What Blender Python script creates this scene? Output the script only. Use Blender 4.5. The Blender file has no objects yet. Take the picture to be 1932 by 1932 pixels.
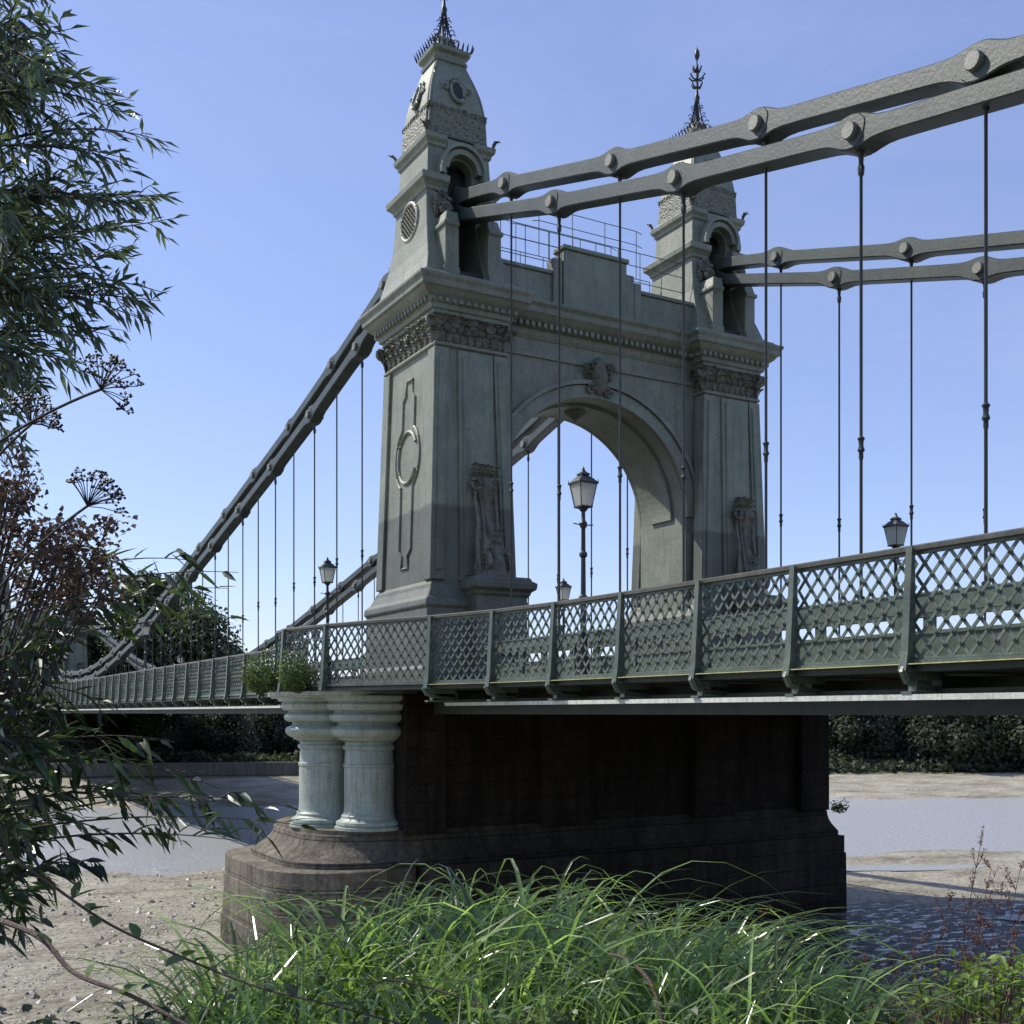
import bpy, math, random
from mathutils import Vector, Matrix, noise
random.seed(7)
R=random.random
def U(a,b): return random.uniform(a,b)
scene=bpy.context.scene
COL=scene.collection
# ------------------------------------------------------------ mesh builder
class MB:
    def __init__(s): s.v=[]; s.f=[]
    def add(s,vs,fs):
        o=len(s.v); s.v.extend([tuple(p) for p in vs]); s.f.extend([tuple(i+o for i in f) for f in fs])
    def box(s,x0,x1,y0,y1,z0,z1):
        s.add([(x0,y0,z0),(x1,y0,z0),(x1,y1,z0),(x0,y1,z0),(x0,y0,z1),(x1,y0,z1),(x1,y1,z1),(x0,y1,z1)],
              [(0,3,2,1),(4,5,6,7),(0,1,5,4),(1,2,6,5),(2,3,7,6),(3,0,4,7)])
    def loft(s,rings,cap=True):
        n=len(rings[0]); vs=[p for r in rings for p in r]; fs=[]
        for i in range(len(rings)-1):
            for j in range(n):
                a=i*n+j; b=i*n+(j+1)%n
                fs.append((a,b,b+n,a+n))
        if cap:
            fs.append(tuple(reversed(range(n)))); fs.append(tuple(range((len(rings)-1)*n,len(rings)*n)))
        s.add(vs,fs)
    def rl(s,prof):
        s.loft([[(x0,y0,z),(x1,y0,z),(x1,y1,z),(x0,y1,z)] for z,x0,x1,y0,y1 in prof])
    def sq(s,prof,cx=0,cy=0):
        s.rl([(p[0],cx-p[1],cx+p[1],cy-p[-1],cy+p[-1]) for p in prof])
    def lathe(s,cx,cy,prof,n=24):
        s.loft([[(cx+r*math.cos(2*math.pi*k/n),cy+r*math.sin(2*math.pi*k/n),z) for k in range(n)] for z,r in prof])
    def tube(s,pts,r,n=6,cap=True):
        pts=[Vector(p) for p in pts]; rings=[]
        for i,p in enumerate(pts):
            d=(pts[min(i+1,len(pts)-1)]-pts[max(i-1,0)])
            if d.length<1e-6: d=Vector((0,0,1))
            d.normalize()
            up=Vector((0,0,1)) if abs(d.z)<0.9 else Vector((1,0,0))
            a=d.cross(up).normalized(); b=a.cross(d)
            rr=r[i] if isinstance(r,(list,tuple)) else r
            rings.append([p+a*rr*math.cos(2*math.pi*k/n)+b*rr*math.sin(2*math.pi*k/n) for k in range(n)])
        s.loft(rings,cap)
    def extr(s,poly,off):
        off=Vector(off); p=[Vector(q) for q in poly]
        s.loft([p,[q+off for q in p]])
    def prism(s,poly,z0,z1):
        s.extr([(x,y,z0) for x,y in poly],(0,0,z1-z0))
    def archplate(s,x0,x1,z0,z1,cx,rx,zs,rz,y0,y1,n=32):
        pts=[(cx-rx*math.cos(math.pi*k/n),zs+rz*math.sin(math.pi*k/n)) for k in range(n+1)]
        for k in range(n):
            (a,za),(b,zb)=pts[k],pts[k+1]
            vs=[(a,y0,za),(b,y0,zb),(b,y0,z1),(a,y0,z1),(a,y1,za),(b,y1,zb),(b,y1,z1),(a,y1,z1)]
            s.add(vs,[(0,1,2,3),(5,4,7,6),(4,5,1,0),(3,2,6,7)])
        s.box(x0,cx-rx,y0,y1,z0,z1); s.box(cx+rx,x1,y0,y1,z0,z1)
    def arcring(s,cx,zs,rx,rz,w,y0,y1,a0=0,a1=math.pi,n=32):
        rings=[]
        for k in range(n+1):
            t=a0+(a1-a0)*k/n; c,q=math.cos(t),math.sin(t)
            rings.append([(cx-rx*c,y0,zs+rz*q),(cx-(rx+w)*c,y0,zs+(rz+w)*q),(cx-(rx+w)*c,y1,zs+(rz+w)*q),(cx-rx*c,y1,zs+rz*q)])
        s.loft(rings)
    def leaf(s,p,d,nrm,L,W,bend=0.0):
        d=d.normalized(); side=d.cross(nrm)
        if side.length<1e-4: side=d.cross(Vector((0.3,0.5,0.8)))
        side.normalize(); up=side.cross(d)
        m=p+d*L*0.42
        s.add([p,m+side*W*.5+up*W*.18,p+d*L-Vector((0,0,bend*L)),m-side*W*.5+up*W*.18],[(0,1,2),(0,2,3)])
    def leaf6(s,p,d,nrm,L,W,bend=.15):
        d=d.normalized(); side=d.cross(nrm)
        if side.length<1e-4: side=d.cross(Vector((0.3,0.5,0.8)))
        side.normalize(); up=side.cross(d)
        a=p+d*L*.3; b=p+d*L*.65-Vector((0,0,bend*L*.35)); t=p+d*L-Vector((0,0,bend*L))
        s.add([p,a+side*W*.5+up*W*.15,b+side*W*.38+up*W*.12,t,b-side*W*.38+up*W*.12,a-side*W*.5+up*W*.15,a,b],
              [(0,1,6),(0,6,5),(1,2,7,6),(6,7,4,5),(2,3,7),(7,3,4)])
def obj(name,mb,mat,parent=None,smooth=False,loc=None,**props):
    me=bpy.data.meshes.new(name); me.from_pydata(mb.v,[],mb.f); me.update()
    if smooth:
        me.shade_smooth()
        try: me.set_sharp_from_angle(angle=math.radians(38))
        except Exception: pass
    o=bpy.data.objects.new(name,me); COL.objects.link(o)
    if mat: me.materials.append(mat)
    if parent: o.parent=parent
    if loc: o.location=loc
    for k,v in props.items(): o[k]=v
    return o
def empty(name,loc=(0,0,0),**props):
    o=bpy.data.objects.new(name,None); COL.objects.link(o); o.location=loc; o.empty_display_size=.3
    for k,v in props.items(): o[k]=v
    return o
def dup(o,parent=None,loc=None,rotz=None,sc=None):
    c=o.copy(); COL.objects.link(c)
    if parent: c.parent=parent
    if loc is not None: c.location=loc
    if rotz is not None: c.rotation_euler=(0,0,rotz)
    if sc is not None: c.scale=(sc,sc,sc)
    for ch in o.children: dup(ch,parent=c)
    return c
def addbevel(o,w=.02,seg=1):
    m=o.modifiers.new("bevel",'BEVEL'); m.width=w; m.segments=seg; m.limit_method='ANGLE'; m.angle_limit=math.radians(40)
# ------------------------------------------------------------ materials
def newmat(name):
    m=bpy.data.materials.new(name); m.use_nodes=True; nt=m.node_tree
    return m,nt,nt.nodes,nt.links,nt.nodes['Principled BSDF']
def ramp(N,stops):
    r=N.new('ShaderNodeValToRGB'); cr=r.color_ramp
    while len(cr.elements)<len(stops): cr.elements.new(.5)
    for e,(p,c) in zip(cr.elements,stops): e.position=p; e.color=(*c,1) if len(c)==3 else c
    return r
def mixc(N,L,a,b,fac,mode='MIX'):
    x=N.new('ShaderNodeMix'); x.data_type='RGBA'; x.blend_type=mode
    for sock,val in ((x.inputs[0],fac),(x.inputs[6],a),(x.inputs[7],b)):
        if hasattr(val,'links'): L.new(val,sock)
        elif isinstance(val,(int,float)): sock.default_value=val
        else: sock.default_value=(*val,1)
    return x.outputs[2]
def noi(N,L,vec,scale,detail=5,rough=.6):
    n=N.new('ShaderNodeTexNoise'); n.inputs['Scale'].default_value=scale; n.inputs['Detail'].default_value=detail; n.inputs['Roughness'].default_value=rough
    if vec is not None: L.new(vec,n.inputs['Vector'])
    return n.outputs['Fac']
def mapped(N,L,vec,sc):
    m=N.new('ShaderNodeMapping'); m.inputs['Scale'].default_value=sc; L.new(vec,m.inputs['Vector']); return m.outputs[0]
def bump(N,L,h,st,dist,B):
    b=N.new('ShaderNodeBump'); b.inputs['Strength'].default_value=st; b.inputs['Distance'].default_value=dist
    L.new(h,b.inputs['Height']); L.new(b.outputs[0],B.inputs['Normal'])
def paint(name,c1,c2,dirt,rough=.55,dirtamt=.6,bst=.4,band=None,metal=0,scale=1.0):
    m,nt,N,L,B=newmat(name)
    g=N.new('ShaderNodeNewGeometry').outputs['Position']
    a=noi(N,L,g,1.3*scale,6,.65)
    r=ramp(N,[(.35,c1),(.68,c2)]); L.new(a,r.inputs[0])
    st=noi(N,L,mapped(N,L,g,(5,5,.45)),1.2*scale,6,.7)
    rs=ramp(N,[(.48,(0,0,0)),(.72,(dirtamt,)*3)]); L.new(st,rs.inputs[0])
    col=mixc(N,L,r.outputs[0],dirt,rs.outputs[0])
    f=noi(N,L,g,14*scale,5,.7); rf=ramp(N,[(.3,(.72,.72,.72)),(.7,(1.12,1.12,1.12))]); L.new(f,rf.inputs[0])
    col=mixc(N,L,col,rf.outputs[0],1.0,'MULTIPLY')
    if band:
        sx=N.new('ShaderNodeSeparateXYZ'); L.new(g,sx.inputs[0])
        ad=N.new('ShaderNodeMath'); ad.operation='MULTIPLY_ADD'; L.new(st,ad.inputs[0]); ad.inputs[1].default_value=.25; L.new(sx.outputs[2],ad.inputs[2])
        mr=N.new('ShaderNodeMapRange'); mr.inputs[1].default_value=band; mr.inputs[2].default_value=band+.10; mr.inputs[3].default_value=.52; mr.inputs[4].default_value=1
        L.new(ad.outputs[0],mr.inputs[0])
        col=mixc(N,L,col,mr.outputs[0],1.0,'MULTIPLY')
    L.new(col,B.inputs['Base Color']); B.inputs['Roughness'].default_value=rough; B.inputs['Metallic'].default_value=metal
    bump(N,L,f,bst,.02,B)
    return m
M_tower=paint('tower_paint',(.185,.205,.15),(.27,.29,.215),(.12,.105,.07),.5,.55,.4)
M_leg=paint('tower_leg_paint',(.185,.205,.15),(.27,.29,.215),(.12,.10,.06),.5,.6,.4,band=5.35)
M_orn=paint('ornament_paint',(.11,.11,.08),(.24,.245,.185),(.15,.08,.05),.55,.6,.9,scale=3)
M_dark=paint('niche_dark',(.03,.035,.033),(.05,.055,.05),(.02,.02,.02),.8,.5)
M_chain=paint('chain_paint',(.028,.042,.033),(.055,.074,.058),(.035,.03,.022),.45,.5,.3)
M_pin=paint('pin_paint',(.16,.16,.13),(.25,.245,.2),(.09,.07,.05),.5,.6,.3,scale=3)
M_rail=paint('railing_paint',(.07,.098,.07),(.14,.175,.13),(.07,.055,.035),.33,.5,.3,scale=2)
M_hand=paint('handrail_paint',(.075,.078,.058),(.13,.125,.095),(.06,.05,.035),.35,.6,.3,scale=2)
M_iron=paint('iron_black',(.018,.022,.022),(.04,.045,.043),(.05,.035,.02),.45,.4,.3)
M_deck=paint('deck_paint',(.018,.026,.02),(.035,.046,.034),(.03,.022,.014),.6,.8,.4)
M_white=paint('girder_white',(.55,.58,.5),(.7,.72,.64),(.25,.21,.15),.45,.6,.3,scale=2)
M_yel=paint('fascia_yellow',(.45,.46,.2),(.56,.56,.28),(.2,.17,.08),.5,.6,.3)
M_col=paint('column_paint',(.30,.365,.30),(.43,.48,.41),(.19,.17,.12),.42,.8,.4,scale=1.6)
M_ring=paint('ring_paint',(.42,.40,.34),(.5,.47,.4),(.3,.2,.12),.5,.5,.3)
M_road=paint('asphalt',(.045,.045,.045),(.065,.063,.06),(.03,.03,.03),.85,.4,.6)
M_pave=paint('footway_boards',(.13,.12,.1),(.18,.165,.14),(.1,.09,.07),.8,.5,.5)
M_wallfar=paint('river_wall_stone',(.13,.125,.11),(.20,.19,.165),(.06,.065,.045),.85,.8,.6,scale=.5)
def scale_mat():
    m,nt,N,L,B=newmat('dome_scales')
    g=N.new('ShaderNodeNewGeometry').outputs['Position']
    v=N.new('ShaderNodeTexVoronoi'); v.inputs['Scale'].default_value=13; L.new(mapped(N,L,g,(1,1,1.4)),v.inputs['Vector'])
    r=ramp(N,[(.0,(.24,.24,.18)),(.55,(.15,.155,.11)),(.9,(.05,.05,.04))]); L.new(v.outputs['Distance'],r.inputs[0])
    L.new(r.outputs[0],B.inputs['Base Color']); B.inputs['Roughness'].default_value=.6
    inv=N.new('ShaderNodeMath'); inv.operation='SUBTRACT'; inv.inputs[0].default_value=1; L.new(v.outputs['Distance'],inv.inputs[1])
    bump(N,L,inv.outputs[0],.7,.04,B); return m
M_scale=scale_mat()
def stone_mat(name,c1,c2,mort,bw,bh,dark,streak=.35,deck_shade=False):
    m,nt,N,L,B=newmat(name)
    g=N.new('ShaderNodeNewGeometry').outputs['Position']
    sx=N.new('ShaderNodeSeparateXYZ'); L.new(g,sx.inputs[0])
    ad=N.new('ShaderNodeMath'); L.new(sx.outputs[0],ad.inputs[0]); L.new(sx.outputs[1],ad.inputs[1])
    cb=N.new('ShaderNodeCombineXYZ'); L.new(ad.outputs[0],cb.inputs[0]); L.new(sx.outputs[2],cb.inputs[1])
    b=N.new('ShaderNodeTexBrick'); L.new(cb.outputs[0],b.inputs['Vector'])
    b.inputs['Scale'].default_value=1; b.inputs['Brick Width'].default_value=bw; b.inputs['Row Height'].default_value=bh
    b.inputs['Mortar Size'].default_value=.012; b.inputs['Mortar Smooth'].default_value=.6; b.inputs['Bias'].default_value=0
    b.inputs['Color1'].default_value=(*c1,1); b.inputs['Color2'].default_value=(*c2,1); b.inputs['Mortar'].default_value=(*mort,1)
    n1=noi(N,L,g,.7,6,.7); r1=ramp(N,[(.32,(dark,)*3),(.65,(1.15,1.12,1.08))]); L.new(n1,r1.inputs[0])
    col=mixc(N,L,b.outputs['Color'],r1.outputs[0],1.0,'MULTIPLY')
    st=noi(N,L,mapped(N,L,g,(3,3,.25)),1,5,.7); r2=ramp(N,[(.42,(1,1,1)),(.68,(streak,streak*.96,streak*.92))]); L.new(st,r2.inputs[0])
    col=mixc(N,L,col,r2.outputs[0],1.0,'MULTIPLY')
    f=noi(N,L,g,9,6,.75)
    rf=ramp(N,[(.35,(.6,.6,.6)),(.65,(1.25,1.25,1.25))]); L.new(f,rf.inputs[0]); col=mixc(N,L,col,rf.outputs[0],1.0,'MULTIPLY')
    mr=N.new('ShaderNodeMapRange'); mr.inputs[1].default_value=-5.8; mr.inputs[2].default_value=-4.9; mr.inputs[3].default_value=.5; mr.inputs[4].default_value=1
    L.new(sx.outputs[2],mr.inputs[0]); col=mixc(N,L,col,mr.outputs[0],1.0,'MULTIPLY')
    if deck_shade:   # shade under the deck painted into the stone colour, darkening along X
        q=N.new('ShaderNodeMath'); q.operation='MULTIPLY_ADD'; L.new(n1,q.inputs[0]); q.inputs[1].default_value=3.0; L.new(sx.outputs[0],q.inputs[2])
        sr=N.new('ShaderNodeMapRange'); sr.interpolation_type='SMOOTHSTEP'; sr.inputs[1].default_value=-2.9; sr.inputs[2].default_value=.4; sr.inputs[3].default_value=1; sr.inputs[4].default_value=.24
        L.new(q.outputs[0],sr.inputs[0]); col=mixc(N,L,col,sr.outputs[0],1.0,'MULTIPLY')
    L.new(col,B.inputs['Base Color']); B.inputs['Roughness'].default_value=.9; B.inputs['Specular IOR Level'].default_value=.2
    h=N.new('ShaderNodeMath'); h.operation='MULTIPLY_ADD'; L.new(b.outputs['Fac'],h.inputs[0]); h.inputs[1].default_value=-1; L.new(f,h.inputs[2])
    bump(N,L,h.outputs[0],.9,.06,B); return m
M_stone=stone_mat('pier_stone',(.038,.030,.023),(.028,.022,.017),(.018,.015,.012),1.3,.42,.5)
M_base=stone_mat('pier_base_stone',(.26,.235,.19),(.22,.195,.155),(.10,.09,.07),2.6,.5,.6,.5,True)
def leafmat(name,c1,c2,trans=.35,rough=.45,sc=3,tint=None,lo=.55,hi=1.45):
    m,nt,N,L,B=newmat(name)
    g=N.new('ShaderNodeNewGeometry')
    a=noi(N,L,g.outputs['Position'],sc,3,.6)
    r=ramp(N,[(.35,c1),(.65,c2)]); L.new(a,r.inputs[0])
    rr=N.new('ShaderNodeMapRange'); rr.inputs[3].default_value=lo; rr.inputs[4].default_value=hi; L.new(g.outputs['Random Per Island'],rr.inputs[0])
    col=mixc(N,L,r.outputs[0],rr.outputs[0],1.0,'MULTIPLY')
    L.new(col,B.inputs['Base Color']); B.inputs['Roughness'].default_value=rough
    t=N.new('ShaderNodeBsdfTranslucent'); tc=mixc(N,L,col,tint or (1.6,1.7,.7),1.0,'MULTIPLY'); L.new(tc,t.inputs['Color'])
    ms=N.new('ShaderNodeMixShader'); ms.inputs[0].default_value=trans
    L.new(B.outputs[0],ms.inputs[1]); L.new(t.outputs[0],ms.inputs[2])
    L.new(ms.outputs[0],N['Material Output'].inputs[0]); return m
M_willow=leafmat('willow_leaves',(.055,.085,.05),(.12,.155,.09),.3,.33,3,(1.5,1.6,.8))
M_darkleaf=leafmat('dark_leaves',(.022,.040,.022),(.055,.085,.038),.27,.36,3,None,.4,1.6)
M_grass=leafmat('sedge_blades',(.09,.145,.045),(.22,.30,.12),.42,.22,6,(1.5,1.6,.85),.4,1.9)
M_bright=leafmat('bramble_leaves',(.10,.17,.03),(.20,.27,.055),.45,.5)
M_ivy=leafmat('shrub_leaves',(.05,.09,.03),(.10,.15,.04),.3,.5)
M_brown=leafmat('dried_flowers',(.075,.055,.04),(.16,.12,.09),.2,.7,8,(1.3,1,.8))
M_red=leafmat('dock_seeds',(.10,.04,.028),(.17,.075,.05),.3,.7,8,(1.4,.9,.7))
M_tree=leafmat('tree_leaves',(.035,.055,.028),(.08,.105,.048),.2,.6,.6)
M_scrub=leafmat('bank_scrub_leaves',(.022,.032,.018),(.065,.078,.038),.2,.7,.18)
M_bark=paint('bark',(.05,.037,.03),(.09,.065,.045),(.03,.025,.02),.85,.6,.8,scale=5)
M_redstem=paint('bramble_stem',(.08,.042,.03),(.13,.075,.05),(.05,.035,.025),.6,.6,.5,scale=6)
M_seed=paint('black_seed',(.02,.018,.022),(.04,.03,.035),(.05,.03,.03),.6,.4)
M_strand=leafmat('dry_grass',(.16,.11,.07),(.26,.18,.10),.3,.7,5,(1.2,1,.8))
def glassmat():
    m,nt,N,L,B=newmat('lamp_glass'); B.inputs['Base Color'].default_value=(.66,.67,.62,1); B.inputs['Roughness'].default_value=.3
    B.inputs['Transmission Weight'].default_value=.3; B.inputs['IOR'].default_value=1.2
    t=N.new('ShaderNodeBsdfTranslucent'); t.inputs['Color'].default_value=(.7,.71,.66,1)
    ms=N.new('ShaderNodeMixShader'); ms.inputs[0].default_value=.45; L.new(B.outputs[0],ms.inputs[1]); L.new(t.outputs[0],ms.inputs[2]); L.new(ms.outputs[0],N['Material Output'].inputs[0]); return m
M_glass=glassmat()
def simple(name,c,r=.5,m_=0):
    m,nt,N,L,B=newmat(name); g=N.new('ShaderNodeNewGeometry').outputs['Position']
    f=noi(N,L,g,6,4); rr=ramp(N,[(.3,tuple(x*.85 for x in c)),(.7,tuple(min(1,x*1.1) for x in c))]); L.new(f,rr.inputs[0]); L.new(rr.outputs[0],B.inputs['Base Color'])
    B.inputs['Roughness'].default_value=r; B.inputs['Metallic'].default_value=m_; return m
# ------------------------------------------------------------ frame of the river and bank
E1=Vector((.929,-.370,0)); E2=Vector((.370,.929,0))       # along the river / across the river
CAMP=Vector((-13.26,-26.98,0)); FW=Vector((.495,.869,0)); RT=Vector((.869,-.495,0))
def bank(r,d,z): return CAMP+RT*r+FW*d+Vector((0,0,z))     # metres right / ahead of the footpath viewpoint
def lerp_tab(T,x):
    if x<=T[0][0]: return T[0][1]
    for (a,za),(b,zb) in zip(T,T[1:]):
        if x<=b:
            return za+(zb-za)*(x-a)/(b-a)
    return T[-1][1]
PROF=[(-400,-1.2),(-29,-1.65),(-26.5,-1.85),(-23.5,-2.35),(-21.5,-3.4),(-16,-5.2),(-13,-5.68),(-5,-5.8),(8,-5.84),(13.7,-5.95),(20,-6.5),(36,-6.5),(43,-5.95),(52,-5.6),(62,-5.2),(63.2,-5.1),(64.2,-4.15),(70,-4.0),(4000,-4.0)]
def gz(x,y):
    p=Vector((x,y,0)); t=p.dot(E2); s=p.dot(E1)
    w=noise.noise(Vector((s*.06,t*.02,0)))*2.0
    z=lerp_tab(PROF,t+ (w if -5<t<58 else 0))
    amp=.07 if -14<t<62 else .12
    z+=noise.noise(Vector((x*.35,y*.35,1.3)))*amp+noise.noise(Vector((x*1.3,y*1.3,4.3)))*amp*.4
    return z
def build_ground():
    ss=[-4000,-2000,-900,-400,-200,-120,-80]+[-60+i*1.0 for i in range(150)]+[95,110,140,200,400,900,2000,4000]
    ts=[-1500,-400,-120,-60]+[-40+i*.55 for i in range(195)]+[69,72,80,100,130,200,400,900,2000,4000]
    mb=MB(); n=len(ts)
    for s in ss:
        for t in ts:
            p=E1*s+E2*t; mb.v.append((p.x,p.y,gz(p.x,p.y)))
    for i in range(len(ss)-1):
        for j in range(n-1):
            mb.f.append((i*n+j,(i+1)*n+j,(i+1)*n+j+1,i*n+j+1))
    m,nt,N,L,B=newmat('foreshore_mud')
    g=N.new('ShaderNodeNewGeometry').outputs['Position']
    dp=N.new('ShaderNodeVectorMath'); dp.operation='DOT_PRODUCT'; L.new(g,dp.inputs[0]); dp.inputs[1].default_value=E2
    n1=noi(N,L,g,.35,7,.65); r1=ramp(N,[(.3,(.23,.205,.15)),(.5,(.39,.36,.275)),(.72,(.53,.495,.39))]); L.new(n1,r1.inputs[0])
    n2=noi(N,L,g,5.5,6,.75); r2=ramp(N,[(.34,(.35,.33,.3)),(.52,(1,1,1)),(.75,(1.3,1.28,1.22))]); L.new(n2,r2.inputs[0])
    mud=mixc(N,L,r1.outputs[0],r2.outputs[0],1.0,'MULTIPLY')
    v=N.new('ShaderNodeTexVoronoi'); v.inputs['Scale'].default_value=4.5; L.new(g,v.inputs['Vector'])
    rv=ramp(N,[(.0,(.5,.47,.42)),(.25,(1,1,1))]); L.new(v.outputs['Distance'],rv.inputs[0])
    mud=mixc(N,L,mud,rv.outputs[0],.7,'MULTIPLY')
    dr=noi(N,L,mapped(N,L,g,(.25,.9,1)),.8,6,.7); rd=ramp(N,[(.52,(1,1,1)),(.66,(.55,.53,.42))]); L.new(dr,rd.inputs[0])
    mud=mixc(N,L,mud,rd.outputs[0],1.0,'MULTIPLY')
    sub=N.new('ShaderNodeVectorMath'); sub.operation='DISTANCE'; L.new(mapped(N,L,g,(1,1,0)),sub.inputs[0]); sub.inputs[1].default_value=(12.0,-9.6,0)
    nw=noi(N,L,g,.9,6,.7)
    ma=N.new('ShaderNodeMath'); ma.operation='MULTIPLY_ADD'; L.new(nw,ma.inputs[0]); ma.inputs[1].default_value=-9; L.new(sub.outputs['Value'],ma.inputs[2])
    wet=N.new('ShaderNodeMapRange'); wet.inputs[1].default_value=1.5; wet.inputs[2].default_value=3.4; wet.inputs[3].default_value=1; wet.inputs[4].default_value=0
    L.new(ma.outputs[0],wet.inputs[0])
    mud=mixc(N,L,mud,(.032,.027,.02),wet.outputs[0])
    pn=noi(N,L,mapped(N,L,g,(1.0,1.9,0)),2.0,6,.68)
    pr=ramp(N,[(.53,(0,0,0)),(.56,(1,1,1))]); L.new(pn,pr.inputs[0])
    pool=N.new('ShaderNodeMath'); pool.operation='MULTIPLY'; L.new(pr.outputs[0],pool.inputs[0]); L.new(wet.outputs[0],pool.inputs[1])
    def band(a,b,lo,hi):
        q=N.new('ShaderNodeMapRange'); q.inputs[1].default_value=a; q.inputs[2].default_value=b; q.inputs[3].default_value=lo; q.inputs[4].default_value=hi
        L.new(dp.outputs['Value'],q.inputs[0]); return q.outputs[0]
    grass=ramp(N,[(.35,(.03,.045,.018)),(.6,(.07,.085,.03)),(.8,(.10,.085,.05))]); L.new(noi(N,L,g,2.2,6,.7),grass.inputs[0])
    c=mixc(N,L,grass.outputs[0],mud,band(-20,-15,0,1))
    c=mixc(N,L,c,grass.outputs[0],band(61,63,0,1))
    L.new(c,B.inputs['Base Color'])
    ro=N.new('ShaderNodeMapRange'); ro.inputs[3].default_value=.85; ro.inputs[4].default_value=.55; L.new(wet.outputs[0],ro.inputs[0])
    ro2=mixc(N,L,ro.outputs[0],(.05,.05,.05),pool.outputs[0]); L.new(ro2,B.inputs['Roughness'])
    b=N.new('ShaderNodeBump'); b.inputs['Distance'].default_value=.12; L.new(n2,b.inputs['Height'])
    bs=N.new('ShaderNodeMapRange'); bs.inputs[3].default_value=.95; bs.inputs[4].default_value=.06; L.new(pool.outputs[0],bs.inputs[0]); L.new(bs.outputs[0],b.inputs['Strength'])
    L.new(b.outputs[0],B.inputs['Normal'])
    return obj('ground',mb,m,kind='structure',label='stony mud foreshore with grassy river bank')
build_ground()
def build_water():
    m,nt,N,L,B=newmat('river_water')
    g=N.new('ShaderNodeNewGeometry').outputs['Position']
    B.inputs['Base Color'].default_value=(.46,.475,.48,1); B.inputs['Roughness'].default_value=.16; B.inputs['IOR'].default_value=1.4
    a=noi(N,L,mapped(N,L,g,(1,2.0,1)),2.4,6,.7)
    bump(N,L,a,.8,.16,B)
    mb=MB(); a,b,c,d=[E1*s+E2*t for s,t in ((-3000,9),(3000,9),(3000,50),(-3000,50))]
    mb.add([(p.x,p.y,-5.955) for p in (a,b,c,d)],[(0,1,2,3)])
    o=obj('water',mb,m,kind='structure',label='low tide river water reflecting the sky')
    mb=MB()
    for (cx,cy,rx,ry) in ((20.0,2.2,3.6,.8),(15.5,-7.0,1.4,.5),(17.5,-9.5,1.6,.55),(13.2,-10.6,1.2,.4),(18.8,-5.4,1.3,.4),(15.0,-12,1.5,.4),(20,-11.5,1.5,.45)):
        z=max(gz(cx,cy),gz(cx+rx*.4,cy),gz(cx-rx*.4,cy))+.0
        ring=[]
        for k in range(36):
            t=2*math.pi*k/36; q=1+.35*noise.noise(Vector((math.cos(t)*1.5+cx,math.sin(t)*1.5+cy,0)))
            p=Vector((cx,cy,0))+E1*rx*q*math.cos(t)+E2*ry*q*math.sin(t); ring.append((p.x,p.y,z+.012))
        mb.add(ring,[tuple(range(36))])
    obj('puddle',mb,m,kind='structure',label='shallow pools of water left on the mud')
build_water()
def build_pebbles():
    mb=MB()
    ic=[(0,0,1),(.9,0,.1),(.28,.85,.1),(-.72,.53,.1),(-.72,-.53,.1),(.28,-.85,.1)]
    fs=[(0,1,2),(0,2,3),(0,3,4),(0,4,5),(0,5,1)]
    for i in range(8500):
        d=U(17,46)**1; r=U(-.5,.55)*d
        if R()<.5: r=U(-.5,-.15)*d
        elif R()<.4: d=U(18,27); r=U(.26,.5)*d
        p=bank(r,d,0)
        if -6<p.x<13 and -3.6<p.y<3.6: continue
        s=U(.025,.07)*(2.4 if R()<.07 else 1); z=gz(p.x,p.y)-.01
        a=U(0,6.28); ca,sa=math.cos(a),math.sin(a); k=U(.5,1)
        mb.add([(p.x+(x*ca-y*k*sa)*s,p.y+(x*sa+y*k*ca)*s,z+w*s*.6) for x,y,w in ic],fs)
    m,nt,N,L,B=newmat('pebbles'); g=N.new('ShaderNodeNewGeometry')
    r=ramp(N,[(0,(.05,.045,.038)),(.5,(.20,.18,.145)),(1,(.42,.39,.33))]); L.new(g.outputs['Random Per Island'],r.inputs[0]); L.new(r.outputs[0],B.inputs['Base Color']); B.inputs['Roughness'].default_value=.5
    obj('gravel',mb,m,kind='stuff',label='scattered grey and brown stones on the foreshore',category='stones')
build_pebbles()
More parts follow.
